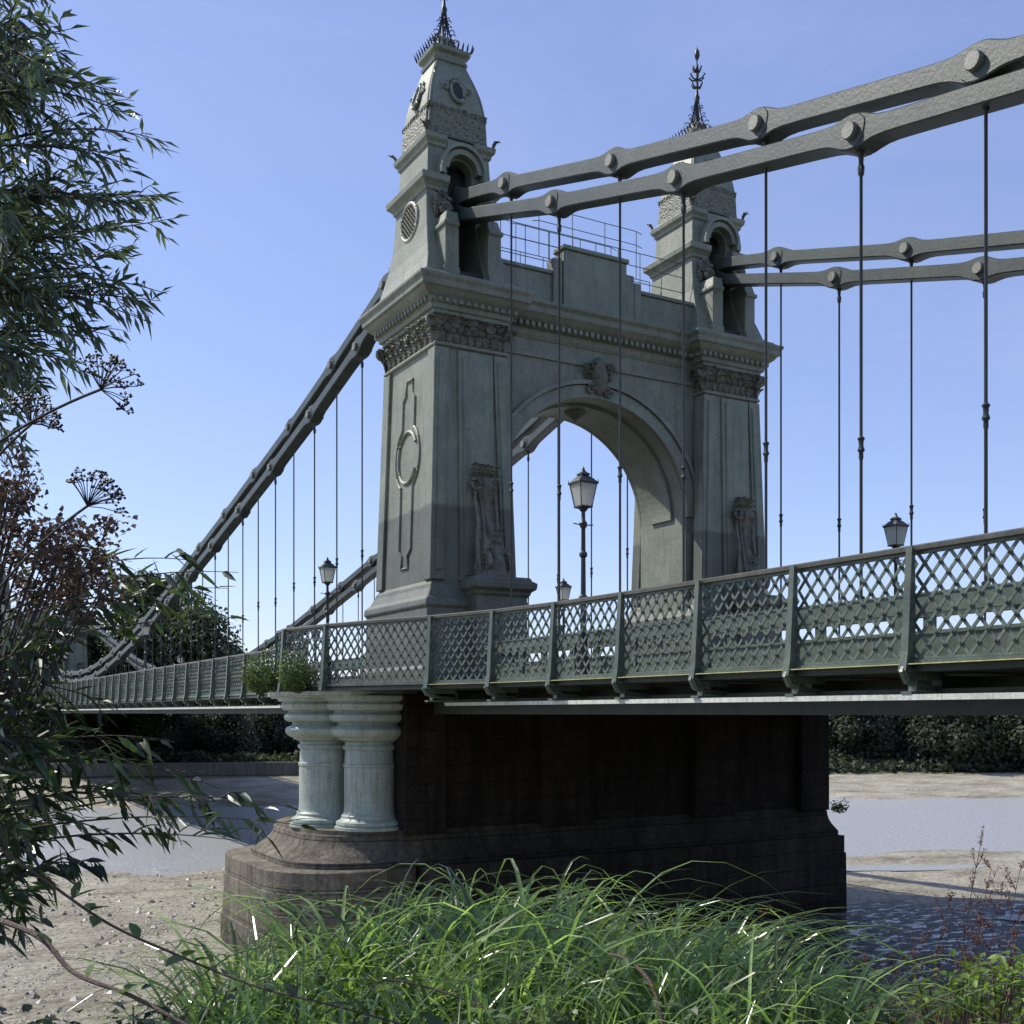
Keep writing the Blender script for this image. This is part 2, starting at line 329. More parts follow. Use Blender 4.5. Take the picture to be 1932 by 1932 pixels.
# ------------------------------------------------------------ PIER
MIR=8.67
def build_pier():
    root=empty('bridge_pier',(4.33,0,-5.8),label='dark stone bridge pier with pale green iron columns at its nose',category='bridge pier')
    off=(-4.33,0,5.8)
    def part(name,mb,mat,parent=root,smooth=False,**k):
        o=obj(name,mb,mat,parent,smooth,**k)
        if parent is root: o.location=off
        return o
    mb=MB(); mb.rl([(-2.9,-2.5,10.95,-3,3),(.44,-2.5,10.95,-3,3)])
    for x0,x1 in ((-2.58,-1.5),(1.2,2.7),(6.0,7.5),(9.9,11.03)): mb.box(x0,x1,-3.2,3.2,-2.85,.2)
    mb.box(-2.64,11.08,-3.28,3.28,.2,.43)
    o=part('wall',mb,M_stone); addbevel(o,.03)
    def nose(xc,y0,y1,ch,mir):
        n=7; p=[(-2.4,-y0)]
        for k in range(n+1):
            a=math.pi/2*k/n; p.append((-xc+ch*(1-math.sin(a)),-y0+ch*(1-math.cos(a))))
        for k in range(n+1):
            a=math.pi/2*k/n; p.append((-xc+ch*(1-math.cos(a)),y1-ch+ch*math.sin(a)))
        p.append((-2.4,y1))
        return [(MIR-1.75-x*.85,y*.9) for x,y in p] if mir else p
    prof=[(-2.76,0),(-2.86,.0),(-2.88,.05),(-2.98,.06),(-3.12,.12),(-3.26,.24),(-3.37,.38),(-3.44,.46),(-3.45,.50),(-3.585,.50)]
    full=lambda e:[(-2.6-e*.3,-3.05-e*.4),(11.02+e*.6,-3.05-e*.4),(11.02+e*.6,3.05+e*.4),(-2.6-e*.3,3.05+e*.4)]
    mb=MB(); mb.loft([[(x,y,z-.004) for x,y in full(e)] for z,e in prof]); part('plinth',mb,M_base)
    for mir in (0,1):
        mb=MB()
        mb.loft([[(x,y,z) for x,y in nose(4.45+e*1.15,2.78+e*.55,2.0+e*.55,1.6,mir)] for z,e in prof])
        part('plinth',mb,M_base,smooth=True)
    mb=MB()
    mb.rl([(-3.596,-2.2,11.40,-3.41,3.40),(-4.08,-2.2,11.40,-3.41,3.40),(-4.1,-2.2,11.44,-3.44,3.44),(-6.6,-2.2,11.46,-3.46,3.46)])
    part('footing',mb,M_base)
    for mir in (0,1):
        mb=MB()
        mb.loft([[(x,y,z) for x,y in nose(5.56+e,3.40+e,3.0+e,1.9,mir)] for z,e in ((-3.592,-.03),(-3.62,0),(-4.07,0),(-4.09,-.02),(-4.11,.03),(-4.58,.03),(-4.60,.01),(-4.62,.05),(-5.1,.05),(-5.12,.09),(-6.6,.10))])
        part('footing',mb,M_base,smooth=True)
    cols=[(-3.70,-.85),(-3.02,-2.12),(-2.95,.95)]
    for mir in (0,1):
        for cx,cy in cols:
            if mir: cx=MIR-cx-.4; cy*=.45
            mb=MB()
            mb.lathe(cx,cy,[(-2.77,.84),(-2.70,.84),(-2.68,.78),(-2.64,.81),(-2.58,.80),(-2.54,.72),(-2.50,.68),(-2.44,.68),(-2.40,.64),(-2.34,.62),(-2.1,.61),(-1.6,.615),(-1.3,.61),(-1.28,.63),(-1.22,.63),(-1.20,.605),(-1.0,.595),(-.88,.585),(-.87,.63),(-.82,.65),(-.77,.63),(-.76,.595),(-.7,.595)],48)
            c=part('column',mb,M_col,smooth=True)
            mb=MB()
            mb.lathe(cx,cy,[(-.7,.61),(-.66,.67),(-.63,.75),(-.60,.76),(-.59,.81),(-.54,.89),(-.48,.94),(-.40,.95),(-.34,.90),(-.31,.80),(-.27,.77),(-.23,.78),(-.215,.88),(-.17,.95),(-.11,.98),(-.05,.97),(-.01,.89),(.02,.86),(.05,.87),(.065,.98),(.13,1.04),(.20,1.05),(.25,1.0),(.27,1.0),(.28,1.1),(.35,1.13),(.40,1.13)],48)
            obj('capital',mb,M_col,c,True)
    for mir in (0,1):
        mb=MB()
        p=[(-2.2,-3.1),(-3.9,-3.15),(-4.6,-2.2),(-5.0,-.85),(-4.55,1.05),(-3.3,2.5),(-2.2,3.0)]
        if mir: p=[(MIR-x,y) for x,y in p]
        ce=(-3.2 if not mir else MIR+3.2)
        mb.loft([[(ce+(x-ce)*k,y*k,z) for x,y in p] for z,k in ((.36,.93),(.40,.95),(.41,.985),(.50,1.0))])
        part('cap',mb,M_col)
    return root
pier=build_pier()
# ------------------------------------------------------------ TOWER
def volute(mb,c,r,turns,thick,axis='x',sgn=1,n=40,depth=.1):
    pts=[];rad=[]
    for k in range(n+1):
        t=k/n; a=turns*2*math.pi*t*sgn; rr=r*(1-t*.85)
        if axis=='x': pts.append((c[0],c[1]+rr*math.cos(a),c[2]+rr*math.sin(a)))
        else: pts.append((c[0]+rr*math.cos(a),c[1],c[2]+rr*math.sin(a)))
        rad.append(thick*(1-.6*t))
    mb.tube(pts,rad,6)
def acanthus(mb,base,out,h,w,curl):
    out=Vector(out).normalized(); side=Vector((-out.y,out.x,0)); b=Vector(base)
    rows=[]; j0=U(-.06,.06); h*=U(.88,1.12); w*=U(.85,1.15); curl*=U(.8,1.25)
    for k in range(9):
        t=k/8; z=h*(t if t<.75 else .75+(t-.75)*.1); o=curl*(t**2.2)
        ww=w*(.7+.5*math.sin(t*2.6))*(1 if k<8 else .3)*(1+.3*(-1)**k)
        c=b+Vector((0,0,z))+out*o+side*j0*t
        rows.append([c-side*ww*.5-out*.01,c-side*ww*.22+out*.04,c+out*.015,c+side*ww*.22+out*.04,c+side*ww*.5-out*.01])
    vs=[p for r in rows for p in r]; fs=[]
    for i in range(8):
        for j in range(4): fs.append((i*5+j,i*5+j+1,i*5+j+6,i*5+j+5))
    mb.add(vs,fs)
def hx(z): return 1.17+(.98-1.17)*(z-3.35)/(9.3-3.35)
def hy(z): return 1.68+(1.56-1.68)*(z-3.35)/(9.3-3.35)
def build_leg(root,cx,off,mirror):
    S=-1 if not mirror else 1
    leg=empty('leg',(0,0,0)); leg.parent=root; leg.location=off
    mb=MB()
    mb.sq([(.55,1.52,2.06),(1.1,1.52,2.06),(1.2,1.46,2.0),(2.62,1.44,1.98),(2.7,1.5,2.03),(2.85,1.48,2.01),(2.95,1.37,1.9),(3.15,1.27,1.8),(3.25,1.24,1.76),(3.35,1.17,1.68),(9.3,.98,1.56),(9.32,1.07,1.65),(9.4,1.07,1.65),(9.42,1.0,1.58),(10.1,1.02,1.6)],cx)
    def strip(xa,xb,ya,yb,z0,z1):
        mb.loft([[(xa(z),ya(z),z),(xb(z),ya(z),z),(xb(z),yb(z),z),(xa(z),yb(z),z)] for z in (z0,z1)])
    for sx in (-1,1):
        for sy in (-1,1):
            strip(lambda z:cx+sx*(hx(z)-.34),lambda z:cx+sx*(hx(z)+.08),lambda z:sy*(hy(z)-.34),lambda z:sy*(hy(z)+.08),3.36,9.28)
            strip(lambda z:cx+sx*(hx(z)-.26),lambda z:cx+sx*(hx(z)-.06),lambda z:sy*(hy(z)-.1),lambda z:sy*(hy(z)+.125),3.6,9.1)
    for sy in (-1,1):
        strip(lambda z:cx-.40,lambda z:cx+.62,lambda z:sy*(hy(z)-.1),lambda z:sy*(hy(z)+.07),3.36,9.27)
        strip(lambda z:cx-.28,lambda z:cx+.50,lambda z:sy*(hy(z)-.1),lambda z:sy*(hy(z)+.105),3.5,9.1)
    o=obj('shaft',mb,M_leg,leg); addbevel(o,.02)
    mb=MB()
    def fp(y,z,d=.0): return (cx+S*(hx(z)+d),y,z)
    def line(pts,r=.035):
        mb.tube([fp(y,z,.01) for y,z in pts],r,6)
    zc=6.75; rr=.88
    arc=lambda a0,a1,rad,n=20:[(rad*math.cos(a0+(a1-a0)*k/n)*.85,zc+rad*math.sin(a0+(a1-a0)*k/n)) for k in range(n+1)]
    line(arc(math.radians(-150),math.radians(150),.68,32),.055)
    line(arc(math.radians(60),math.radians(-60),rr),.045); line(arc(math.radians(120),math.radians(240),rr),.045)
    for s in (-1,1):
        line([(s*.37,zc+.8),(s*.37,8.3),(s*.2,8.45),(s*.2,8.8),(0,8.8)],.045)
        line([(s*.37,zc-.8),(s*.37,4.3),(s*.2,4.15),(s*.2,3.8),(0,3.8)],.045)
    obj('panel_moulding',mb,M_leg,leg,True)
    mb=MB()
    for z0,h,w,cu,ph in ((9.42,.34,.26,.10,0),(9.6,.36,.26,.15,.5),(9.78,.32,.28,.2,0)):
        for s in (-1,1):
            n=9
            for k in range(n):
                t=(k+ph)/n*2-1+.1
                if abs(t)>1: continue
                acanthus(mb,(cx+t*.95,s*1.59,z0),(0,s,0),h,w,cu)
                acanthus(mb,(cx+s*1.01,t*1.5,z0),(s,0,0),h,w,cu)
    for sx in (-1,1):
        for sy in (-1,1):
            acanthus(mb,(cx+sx*1.0,sy*1.57,9.42),(sx,sy,0),.36,.34,.14); acanthus(mb,(cx+sx*1.0,sy*1.57,9.6),(sx,sy,0),.48,.38,.3)
            volute(mb,(cx+sx*1.14,sy*1.62,9.93),.14,1.6,.05,'y',sx)
            for q in (-.5,.0,.5):
                volute(mb,(cx+q,sy*1.67,9.93),.10,1.6,.035,'y',sx); volute(mb,(cx+sx*1.09,q,9.93),.10,1.6,.035,'x',sy)
    o=obj('capital',mb,M_orn,leg,True)
    md=o.modifiers.new('s','SOLIDIFY'); md.thickness=.03
    mb=MB()
    mb.sq([(10.1,1.1,1.65),(10.2,1.1,1.65),(10.22,1.18,1.70),(10.34,1.2,1.72),(10.36,1.26,1.76),(10.46,1.28,1.78),(10.56,1.42,1.88),(10.66,1.5,1.95),(10.68,1.56,2.0),(10.82,1.57,2.01),(10.9,1.64,2.06),(10.97,1.65,2.07),(11.0,1.52,1.93),(11.12,1.42,1.82)],cx)
    for s in (-1,1):
        for k in range(13):
            x=cx-1.2+k*.2; mb.box(x-.055,x+.055,min(s*1.66,s*1.84),max(s*1.66,s*1.84),10.35,10.47)
        for k in range(17):
            y=-1.6+k*.2; mb.box(min(cx+s*1.18,cx+s*1.34),max(cx+s*1.18,cx+s*1.34),y-.055,y+.055,10.352,10.472)
    o=obj('cornice',mb,M_tower,leg); addbevel(o,.015)
    for sy in (-1,1):
        mb=MB()
        a=lambda p:mb.rl([(z,cx-.25-e,cx+1.2+e,-2.4-e,-1.5) if sy<0 else (z,cx-.25-e,cx+1.2+e,1.5,2.4+e) for z,e in p])
        a([(.55,.12),(1.0,.12),(1.1,.0),(2.95,0),(3.0,.06),(3.08,.08),(3.14,.18),(3.3,.2),(3.36,.1),(3.45,.06)])
        o=obj('pedestal',mb,M_leg,leg); addbevel(o,.02)
        mb=MB(); ccx=cx+.22; rings=[]; n=34
        for k in range(n+1):
            t=k/n; z=3.46+2.55*t
            proj=.20+.44*(1-t)**2.2+.10*math.sin(t*7.0+.8)*(1-.4*t)+.14*math.exp(-((t-.93)/.08)**2)
            w=.27+.22*(1-t)**2+.05*math.sin(t*8)+.07*math.exp(-((t-.9)/.09)**2)
            xo=.10*math.sin(t*3.0)+.22*(1-t)**1.6
            yb=hy(z)+.02; ring=[]
            for j in range(22):
                a_=math.pi*j/21; fl=1+.10*math.cos(a_*14)+.16*noise.noise(Vector((t*9,j*.9,sy+cx)))
                ring.append((ccx+xo+w*fl*math.cos(a_),sy*(yb+proj*fl*math.sin(a_)),z))
            rings.append(ring)
        mb.loft(rings)
        for sx in (-1,1):
            volute(mb,(ccx+.22+sx*.30,sy*2.14,3.82),.28,1.8,.075,'x',-sy)
            volute(mb,(ccx+sx*.26,sy*1.95,5.85),.17,1.6,.05,'y',sx)
            mb.tube([(ccx+.22+sx*.42,sy*2.06,3.6),(ccx+.12+sx*.36,sy*1.97,4.2),(ccx+.1+sx*.28,sy*1.88,4.9),(ccx+.05+sx*.3,sy*1.84,5.5),(ccx+sx*.2,sy*1.88,5.9)],[.07,.06,.05,.05,.04],6)
        for q in range(3):
            for k in range(5): acanthus(mb,(ccx-.26+.13*k,sy*(1.80+.05*q),5.6+.22*q),(.3*(k-2),sy,0),.34,.17,.16)
        for k in range(4): acanthus(mb,(ccx-.1+.15*k,sy*2.0,3.6+.25*k),(0,sy,0),.4,.2,.14)
        obj('console',mb,M_orn,leg,True)
def build_turret(root,cx,off,mirror):
    S=-1 if not mirror else 1
    tur=empty('turret'); tur.parent=root; tur.location=off
    mb=MB()
    P=[(11.0,1.34,1.70),(11.2,1.31,1.66),(11.25,1.26,1.58),(11.6,1.17,1.45),(12.0,1.09,1.26),(12.5,1.03,1.1),(13.0,1.0,1.02),(13.5,.98,.98),(13.52,1.03,1.03),(13.6,1.05,1.05),(13.68,1.12,1.12),(13.72,1.18,1.18),(13.88,1.2,1.2),(13.92,1.06,1.06),(13.98,.93,.93),(14.7,.89,.89),(14.72,.94,.94),(14.8,.95,.95),(14.88,1.02,1.02),(15.0,1.04,1.04),(15.05,.92,.92)]
    for s in (-1,1):
        mb.rl([(z,*(sorted((cx+s*.40,cx+s*a))),-b,b) for z,a,b in P])
        for q in (-1,1):
            mb.rl([(z,*(sorted((cx+s*.42,cx+s*(.80+e)))),*sorted((q*(1.72+e),q*.9))) for z,e in ((11.12,.06),(11.3,.06),(11.32,0),(12.35,0),(12.36,.05),(12.45,.06),(12.5,0),(12.75,-.06))])
    for y0,y1 in ((-.93,-.6),(.6,.93)):
        mb.archplate(cx-.402,cx+.402,13.7,14.99,cx,.36,14.12,.36,y0,y1,16)
    mb.box(cx-.5,cx+.5,-.58,.58,14.5,15.03)
    o=obj('body',mb,M_tower,tur); addbevel(o,.015)
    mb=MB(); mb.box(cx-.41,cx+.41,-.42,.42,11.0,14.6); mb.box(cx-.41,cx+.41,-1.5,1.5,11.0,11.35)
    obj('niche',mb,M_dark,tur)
    for q in (-1,1):
        mb=MB()
        y0,y1=sorted((q*1.16,q*.9)); mb.arcring(cx,14.12,.42,.42,.14,y0,y1,n=20)
        y0,y1=sorted((q*1.24,q*.9)); mb.arcring(cx,14.12,.57,.60,.09,y0,y1,n=20)
        mb.box(cx-.68,cx-.55,y0,y1,13.93,14.12); mb.box(cx+.55,cx+.68,y0,y1,13.93,14.12)
        obj('arch_hood',mb,M_tower,tur)
    for sy in (-1,1):
        for sx in (-1,1):
            mb=MB()
            volute(mb,(cx+sx*.62,sy*1.14,13.3),.22,1.7,.075,'y',sx); volute(mb,(cx+sx*.58,sy*1.28,12.95),.15,1.6,.06,'y',-sx)
            for k in range(3): acanthus(mb,(cx+sx*(.5+.12*k),sy*1.05,13.0-.1*k),(0,sy,0),.5,.16,.14)
            o=obj('scrollwork',mb,M_orn,tur,True); md=o.modifiers.new('s','SOLIDIFY'); md.thickness=.02
    for sx in (-1,1):
        for sy in (-1,1):
            mb=MB()
            for q in range(3):
                acanthus(mb,(cx+sx*.97,sy*.97,15.0+.01*q),(sx*(1+.5*(q-1)),sy*(1-.5*(q-1)),0),.24,.10,.16)
            o=obj('corner_leaf',mb,M_orn,tur,True); md=o.modifiers.new('s','SOLIDIFY'); md.thickness=.015
    for sd in (S,):
        mb=MB(); n=36
        xx=cx+sd*1.0
        mb.tube([(xx+sd*.02,.5*math.cos(2*math.pi*k/n),13.0+.47*math.sin(2*math.pi*k/n)) for k in range(n+1)],.05,8,False)
        o=obj('medallion',mb,M_ring,tur,True)
        mb=MB(); mb.extr([(xx-.03*sd,.46*math.cos(2*math.pi*k/n),13.0+.43*math.sin(2*math.pi*k/n)) for k in range(n)],(sd*.04,0,0))
        for k in range(-4,5):
            c=k*.1; h=math.sqrt(max(0,.44**2-c*c))
            for sg in (-1,1):
                d=Vector((0,.7071,.7071*sg)); nn=Vector((0,-.7071*sg,.7071))
                p=Vector((xx+sd*.03,0,13.0))+nn*c
                mb.tube([p-d*h,p+d*h],.018,4)
        obj('lattice',mb,M_orn,o)
    mb=MB()
    D=[(15.05,.9),(15.2,.885),(15.5,.875),(15.8,.855),(16.0,.83),(16.2,.795),(16.4,.75),(16.6,.69),(16.8,.62),(17.0,.545),(17.15,.49),(17.28,.44),(17.3,.48),(17.36,.5),(17.4,.44),(17.5,.46),(17.56,.55),(17.64,.57),(17.68,.45),(17.8,.33),(17.95,.24),(18.1,.2)]
    def oct(z,a,c=.16): 
        c=c*a; return [(cx-a+c,-a,z),(cx+a-c,-a,z),(cx+a,-a+c,z),(cx+a,a-c,z),(cx+a-c,a,z),(cx-a+c,a,z),(cx-a,a-c,z),(cx-a,-a+c,z)]
    mb.loft([oct(z,a) for z,a in D])
    for sx in (-1,1):
        for sy in (-1,1):
            mb.tube([(cx+sx*a*.93,sy*a*.93,z) for z,a in D[:12]],.035,6)
    dome=obj('dome',mb,M_tower,tur,True)
    mb=MB(); mb.loft([oct(z,a+.012) for z,a in ((15.08,.90),(15.2,.885),(15.5,.875),(15.8,.855),(15.85,.85))],False)
    for s in (-1,1):
        for k in range(13):
            t=-.76+1.52*k/12
            acanthus(mb,(cx+t,s*.845,15.74),(0,s,0),.18,.12,-.03); acanthus(mb,(cx+s*.845,t,15.74),(s,0,0),.18,.12,-.03)
    obj('scale_band',mb,M_scale,dome,False)
    for (ax,sg) in (('y',-1),('y',1),('x',-1),('x',1)):
        mb=MB(); n=24
        def Q(a,r1,r2,o):
            u=r1*math.cos(a); z=16.36+r2*math.sin(a); dd=.775-.10*((z-16.33)/.35)+o
            return (cx+u,sg*dd,z) if ax=='y' else (cx+sg*dd,u,z)
        mb.tube([Q(2*math.pi*k/n,.19,.30,.04) for k in range(n+1)],.05,6,False)
        mb.tube([Q(2*math.pi*(.5*k/n),.28,.42,.02) for k in range(n+1)],.045,6)
        for s in (-1,1): volute(mb,Q(math.pi/2-s*1.35,.34,.36,.04),.09,1.4,.03,'y' if ax=='y' else 'x',s,20)
        o=obj('dormer',mb,M_tower,dome,True)
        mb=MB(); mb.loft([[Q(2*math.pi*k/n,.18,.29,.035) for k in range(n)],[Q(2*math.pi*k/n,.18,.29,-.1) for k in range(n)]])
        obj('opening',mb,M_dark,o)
    mb=MB()
    for k in range(9):
        t=-1+2*k/8; a=.55; zz=17.64; h=.2
        for s in (-1,1):
            for P0,o in (((cx+t*a,s*a,zz),(0,s*.3,0)),((cx+s*a,t*a,zz),(s*.3,0,0))):
                p=Vector(P0); o=Vector(o)
                mb.tube([p,p+Vector((0,0,h*.5))+o*.12,p+Vector((0,0,h))+o*.3],[.022,.03,.006],4)
    for k in range(8):
        a=2*math.pi*k/8+math.pi/8; pts=[]
        for z,r in ((17.7,.42),(17.85,.36),(18.05,.24),(18.3,.15),(18.6,.09),(18.9,.05)):
            pts.append((cx+r*math.cos(a),r*math.sin(a),z))
        mb.tube(pts,.018,4)
        for z,r,q in ((17.82,.44,.10),(18.08,.32,.085),(18.35,.21,.07),(18.62,.14,.055)):
            c=Vector((cx+r*math.cos(a),r*math.sin(a),z)); o=Vector((math.cos(a),math.sin(a),0))
            mb.tube([c+o*q*math.cos(t)+Vector((0,0,q*math.sin(t))) for t in [j*.7 for j in range(8)]],.015,4)
    mb.lathe(cx,0,[(18.0,.06),(18.8,.05),(18.95,.09),(19.05,.05),(19.3,.025),(19.75,.022),(19.8,.055),(19.88,.055),(19.92,.02),(20.1,.02),(20.16,.06),(20.26,.085),(20.38,.07),(20.46,.02),(20.55,.005)],10)
    for k in range(6):
        a=2*math.pi*k/6; o=Vector((math.cos(a),math.sin(a),0))
        for z,q in ((19.25,.18),(19.5,.26),(19.75,.15)):
            p=Vector((cx,0,z)); mb.tube([p,p+o*q*.6+Vector((0,0,.02)),p+o*q+Vector((0,0,.13)),p+o*q*.7+Vector((0,0,.18))],[.022,.03,.025,.008],4)
    obj('finial',mb,M_iron,tur,True)
def build_tower():
    root=empty('bridge_tower',(4.33,0,.55),label='grey green twin turreted suspension bridge tower with arch over the road',category='bridge tower')
    off=(-4.33,0,-.55)
    def part(name,mb,mat,smooth=False):
        o=obj(name,mb,mat,root,smooth); o.location=off; return o
    build_leg(root,0,off,False); build_leg(root,MIR,off,True)
    build_turret(root,0,off,False); build_turret(root,MIR,off,True)
    c=4.2; RX=3.14; RZ=3.02
    mb=MB(); mb.archplate(.7,MIR-.7,5.3,10.42,c,RX,5.75,RZ,-1.1,1.1,48)
    mb.box(c+RX,MIR-1.0,-1.1,1.1,.6,5.3)
    part('arch_wall',mb,M_tower)
    mb=MB()
    for s in (-1,1):
        y0,y1=sorted((s*1.05,s*1.2)); mb.arcring(c,5.75,RX,RZ,.34,y0,y1,n=48)
        y0,y1=sorted((s*1.05,s*1.27)); mb.arcring(c,5.75,RX+.36,RZ+.36,.11,y0,y1,n=48,a0=.25,a1=math.pi-.25)
        y0,y1=sorted((s*1.08,s*1.16)); mb.box(1.0,MIR-1.0,y0,y1,9.62,9.74)
    mb.arcring(c,5.75,RX-.08,RZ-.08,.09,-.5,.5,n=48)
    part('archivolt',mb,M_tower)
    for s in (-1,1):
        mb=MB(); y=s*1.2
        mb.lathe(c,y,[(8.85,.08),(8.95,.17),(9.1,.24),(9.35,.27),(9.6,.24),(9.8,.17),(9.9,.05)],14)
        for k in range(8):
            a=k*math.pi/4; acanthus(mb,(c+.28*math.cos(a),s*1.12,9.25+.3*math.sin(a)),(0,s,0),.3,.25,.26)
        for sx in (-1,1): volute(mb,(c+sx*.32,s*1.27,9.6),.18,1.6,.05,'y',sx); volute(mb,(c+sx*.28,s*1.27,8.98),.15,1.6,.05,'y',-sx)
        part('keystone_cartouche',mb,M_orn,True)
    mb=MB(); mb.lathe(c,0,[(8.4,.02),(8.52,.16),(8.62,.3),(8.79,.34)],16); part('ceiling_boss',mb,M_orn,True)
    mb=MB()
    P=[(10.1,1.12),(10.2,1.18),(10.34,1.2),(10.36,1.3),(10.46,1.32),(10.56,1.46),(10.68,1.58),(10.82,1.6),(10.9,1.68),(10.97,1.69),(11.0,1.5),(11.1,1.3)]
    mb.rl([(z,.9,MIR-.9,-w,w) for z,w in P])
    for k in range(34):
        x=1.2+k*.19
        for s in (-1,1): mb.box(x-.05,x+.05,*sorted((s*1.28,s*1.42)),10.355,10.475)
    o=part('cornice',mb,M_tower)
    mb=MB()
    for s in (-1,1):
        y0,y1=sorted((s*.95,s*1.15)); mb.box(1.05,MIR-1.05,y0,y1,11.08,11.95)
        y0,y1=sorted((s*.91,s*1.2)); mb.box(1.05,MIR-1.05,y0,y1,11.95,12.06)
        y0,y1=sorted((s*.85,s*1.3)); mb.box(3.0,5.1,y0,y1,11.09,12.66)
        y0,y1=sorted((s*.8,s*1.36)); mb.box(2.95,5.15,y0,y1,12.66,12.78)
        y0,y1=sorted((s*.88,s*1.24)); mb.box(2.7,2.99,y0,y1,11.09,12.4); mb.box(5.11,5.4,y0,y1,11.09,12.4); mb.box(5.41,5.65,y0,y1,11.09,12.22)
    mb.box(1.1,MIR-1.1,-.94,.94,11.08,11.3)
    o=part('parapet',mb,M_tower); addbevel(o,.02)
    mb=MB()
    for y in (-.8,.8):
        for z in (12.45,12.9,13.3):
            mb.tube([(1.15,y,z),(MIR-1.2,y,z)],.013,5)
        for k in range(9): mb.tube([(1.3+k*.77,y,12.0),(1.3+k*.77,y,13.3)],.012,5)
        for z in (13.55,13.95): mb.tube([(2.4,y*.8,z),(2.6,y*.8,z+.05),(5.9,y*.8,z+.05),(6.1,y*.8,z)],.012,5)
        for x in (2.6,3.7,4.8,5.9): mb.tube([(x,y*.8,12.6),(x,y*.8,14.0)],.012,5)
    part('guard_rail',mb,M_rail)
    return root
tower=build_tower()
def far_copy(o):
    c=dup(o); c.location=(o.location.x,124,o.location.z); c['group']='matching towers and piers of the bridge'; return c
far_copy(tower); far_copy(pier); tower['group']=pier['group']='matching towers and piers of the bridge'
# ------------------------------------------------------------ DECK
NP=[(-2.3,-33.6+2.0*k) for k in range(10)]+[(-2.33,-13.6),(-2.36,-11.6),(-2.45,-9.6),(-2.7,-7.7),(-3.2,-5.9),(-3.78,-4.35),(-4.33,-2.7),(-4.72,-.9),(-4.62,.15),(-4.2,1.15),(-3.0,2.6),(-2.5,4.5),(-2.35,6.6)]+[(-2.3,8.7+2.05*k) for k in range(54)]
def build_deck():
    root=empty('bridge_deck',(4.33,-20,.3),label='dark green iron bridge deck with cross girders and white edge beam',category='bridge deck')
    off=(-4.33,20,-.3)
    def part(name,mb,mat):
        o=obj(name,mb,mat,root); o.location=off; return o
    mb=MB()
    for mir in (0,1):
        f=(lambda p:(MIR-p[0],p[1])) if mir else (lambda p:p)
        for a,b in zip(NP,NP[1:]):
            q=[f((a[0]-.03,a[1])),f((b[0]-.03,b[1])),f((-.2,b[1])),f((-.2,a[1]))]
            mb.loft([[(x,y,.501) for x,y in q],[(x,y,.58) for x,y in q]])
    mb.box(-.2,MIR+.2,-33.6,119.4,.46,.575)
    part('floor_plate',mb,M_deck)
    mb=MB()
    y=-33
    while y<119:
        if abs(y)>3.6:
            mb.box(-1.85,MIR+1.85,y-.07,y+.07,.02,.46); mb.box(-1.85,MIR+1.85,y-.16,y+.16,-.03,.018)
        y+=2.2
    for x in (-1.1,.7,2.9,5.1,7.6,MIR+1.1):
        for y0,y1 in ((-33.4,-3.3),(3.3,119)): mb.box(x-.06,x+.06,y0,y1,.05,.455)
    for x in (-1.9,MIR+1.75):
        for y0,y1 in ((-33.5,-3.35),(3.35,119)): mb.box(x,x+.15,y0,y1,-.03,.3)
    part('cross_girders',mb,M_deck)
    for x,d in ((-2.40,.11),(MIR+2.29,.11)):
        for y0,y1 in ((-33.5,-4.9),(4.9,119)):
            mb=MB(); mb.box(x,x+d,y0,y1,.155,.225)
            part('edge_beam',mb,M_white)
    bm=None; cnt=0
    for mir in (0,1):
        for (px,py) in NP:
            if abs(py)<5.6 or cnt>98: continue
            if bm is None:
                mb=MB()
                mb.tube([(-.12,0,.62),(-.16,0,.50),(-.10,0,.40),(.08,0,.34),(.28,0,.31),(.52,0,.30)],[.03,.055,.055,.045,.04,.035],6)
                mb.box(-.10,.55,-.03,.03,.40,.5); mb.box(-.11,.5,-.08,.08,.228,.262); mb.box(.0,.03,-.06,.06,.26,.40)
                o=part('bracket',mb,M_rail); bm=o
            else:
                o=bm.copy(); COL.objects.link(o); o.parent=root
            o.location=Vector(off)+Vector(((MIR-px) if mir else px,py,0)); o.rotation_euler=(0,0,math.pi if mir else 0); cnt+=1
    for mir in (0,1):
        mb=MB()
        f=(lambda x:MIR-x) if mir else (lambda x:x)
        seq=[p for p in NP if p[1]<-5.5]
        L1=[(f(p[0]-.15),p[1]) for p in seq]; L2=[(f(p[0]-.04),p[1]) for p in seq]
        mb.loft([[(a[0],a[1],.585),(b[0],b[1],.585),(b[0],b[1],.598),(a[0],a[1],.598)] for a,b in zip(L1,L2)])
        part('fascia_lip',mb,M_yel)
    for xc in (.0,MIR):
        for y0,y1 in ((-33.5,-2.7),(2.7,119)):
            mb=MB()
            mb.box(xc-.30,xc-.26,y0,y1,.58,1.12); mb.box(xc+.26,xc+.30,y0,y1,.58,1.12)
            for xx in (xc-.33,xc+.25): mb.box(xx,xx+.08,y0,y1,1.12,1.17)
            for xx in (xc-.36,xc+.24): mb.box(xx,xx+.12,y0,y1,1.42,1.68)
            for xx in (xc-.38,xc+.22): mb.box(xx,xx+.16,y0,y1,1.682,1.71)
            y=y0+.2
            while y<y1:
                for xx in (xc-.34,xc+.26): mb.box(xx,xx+.08,y-.09,y+.09,.6,1.66)
                y+=2.2
            part('stiffening_girder',mb,M_rail)
    return root
build_deck()
mb=MB(); mb.box(.42,MIR-.42,-33.6,119.4,.58,.60); obj('road',mb,M_road,kind='structure',label='asphalt roadway across the bridge')
mb=MB()
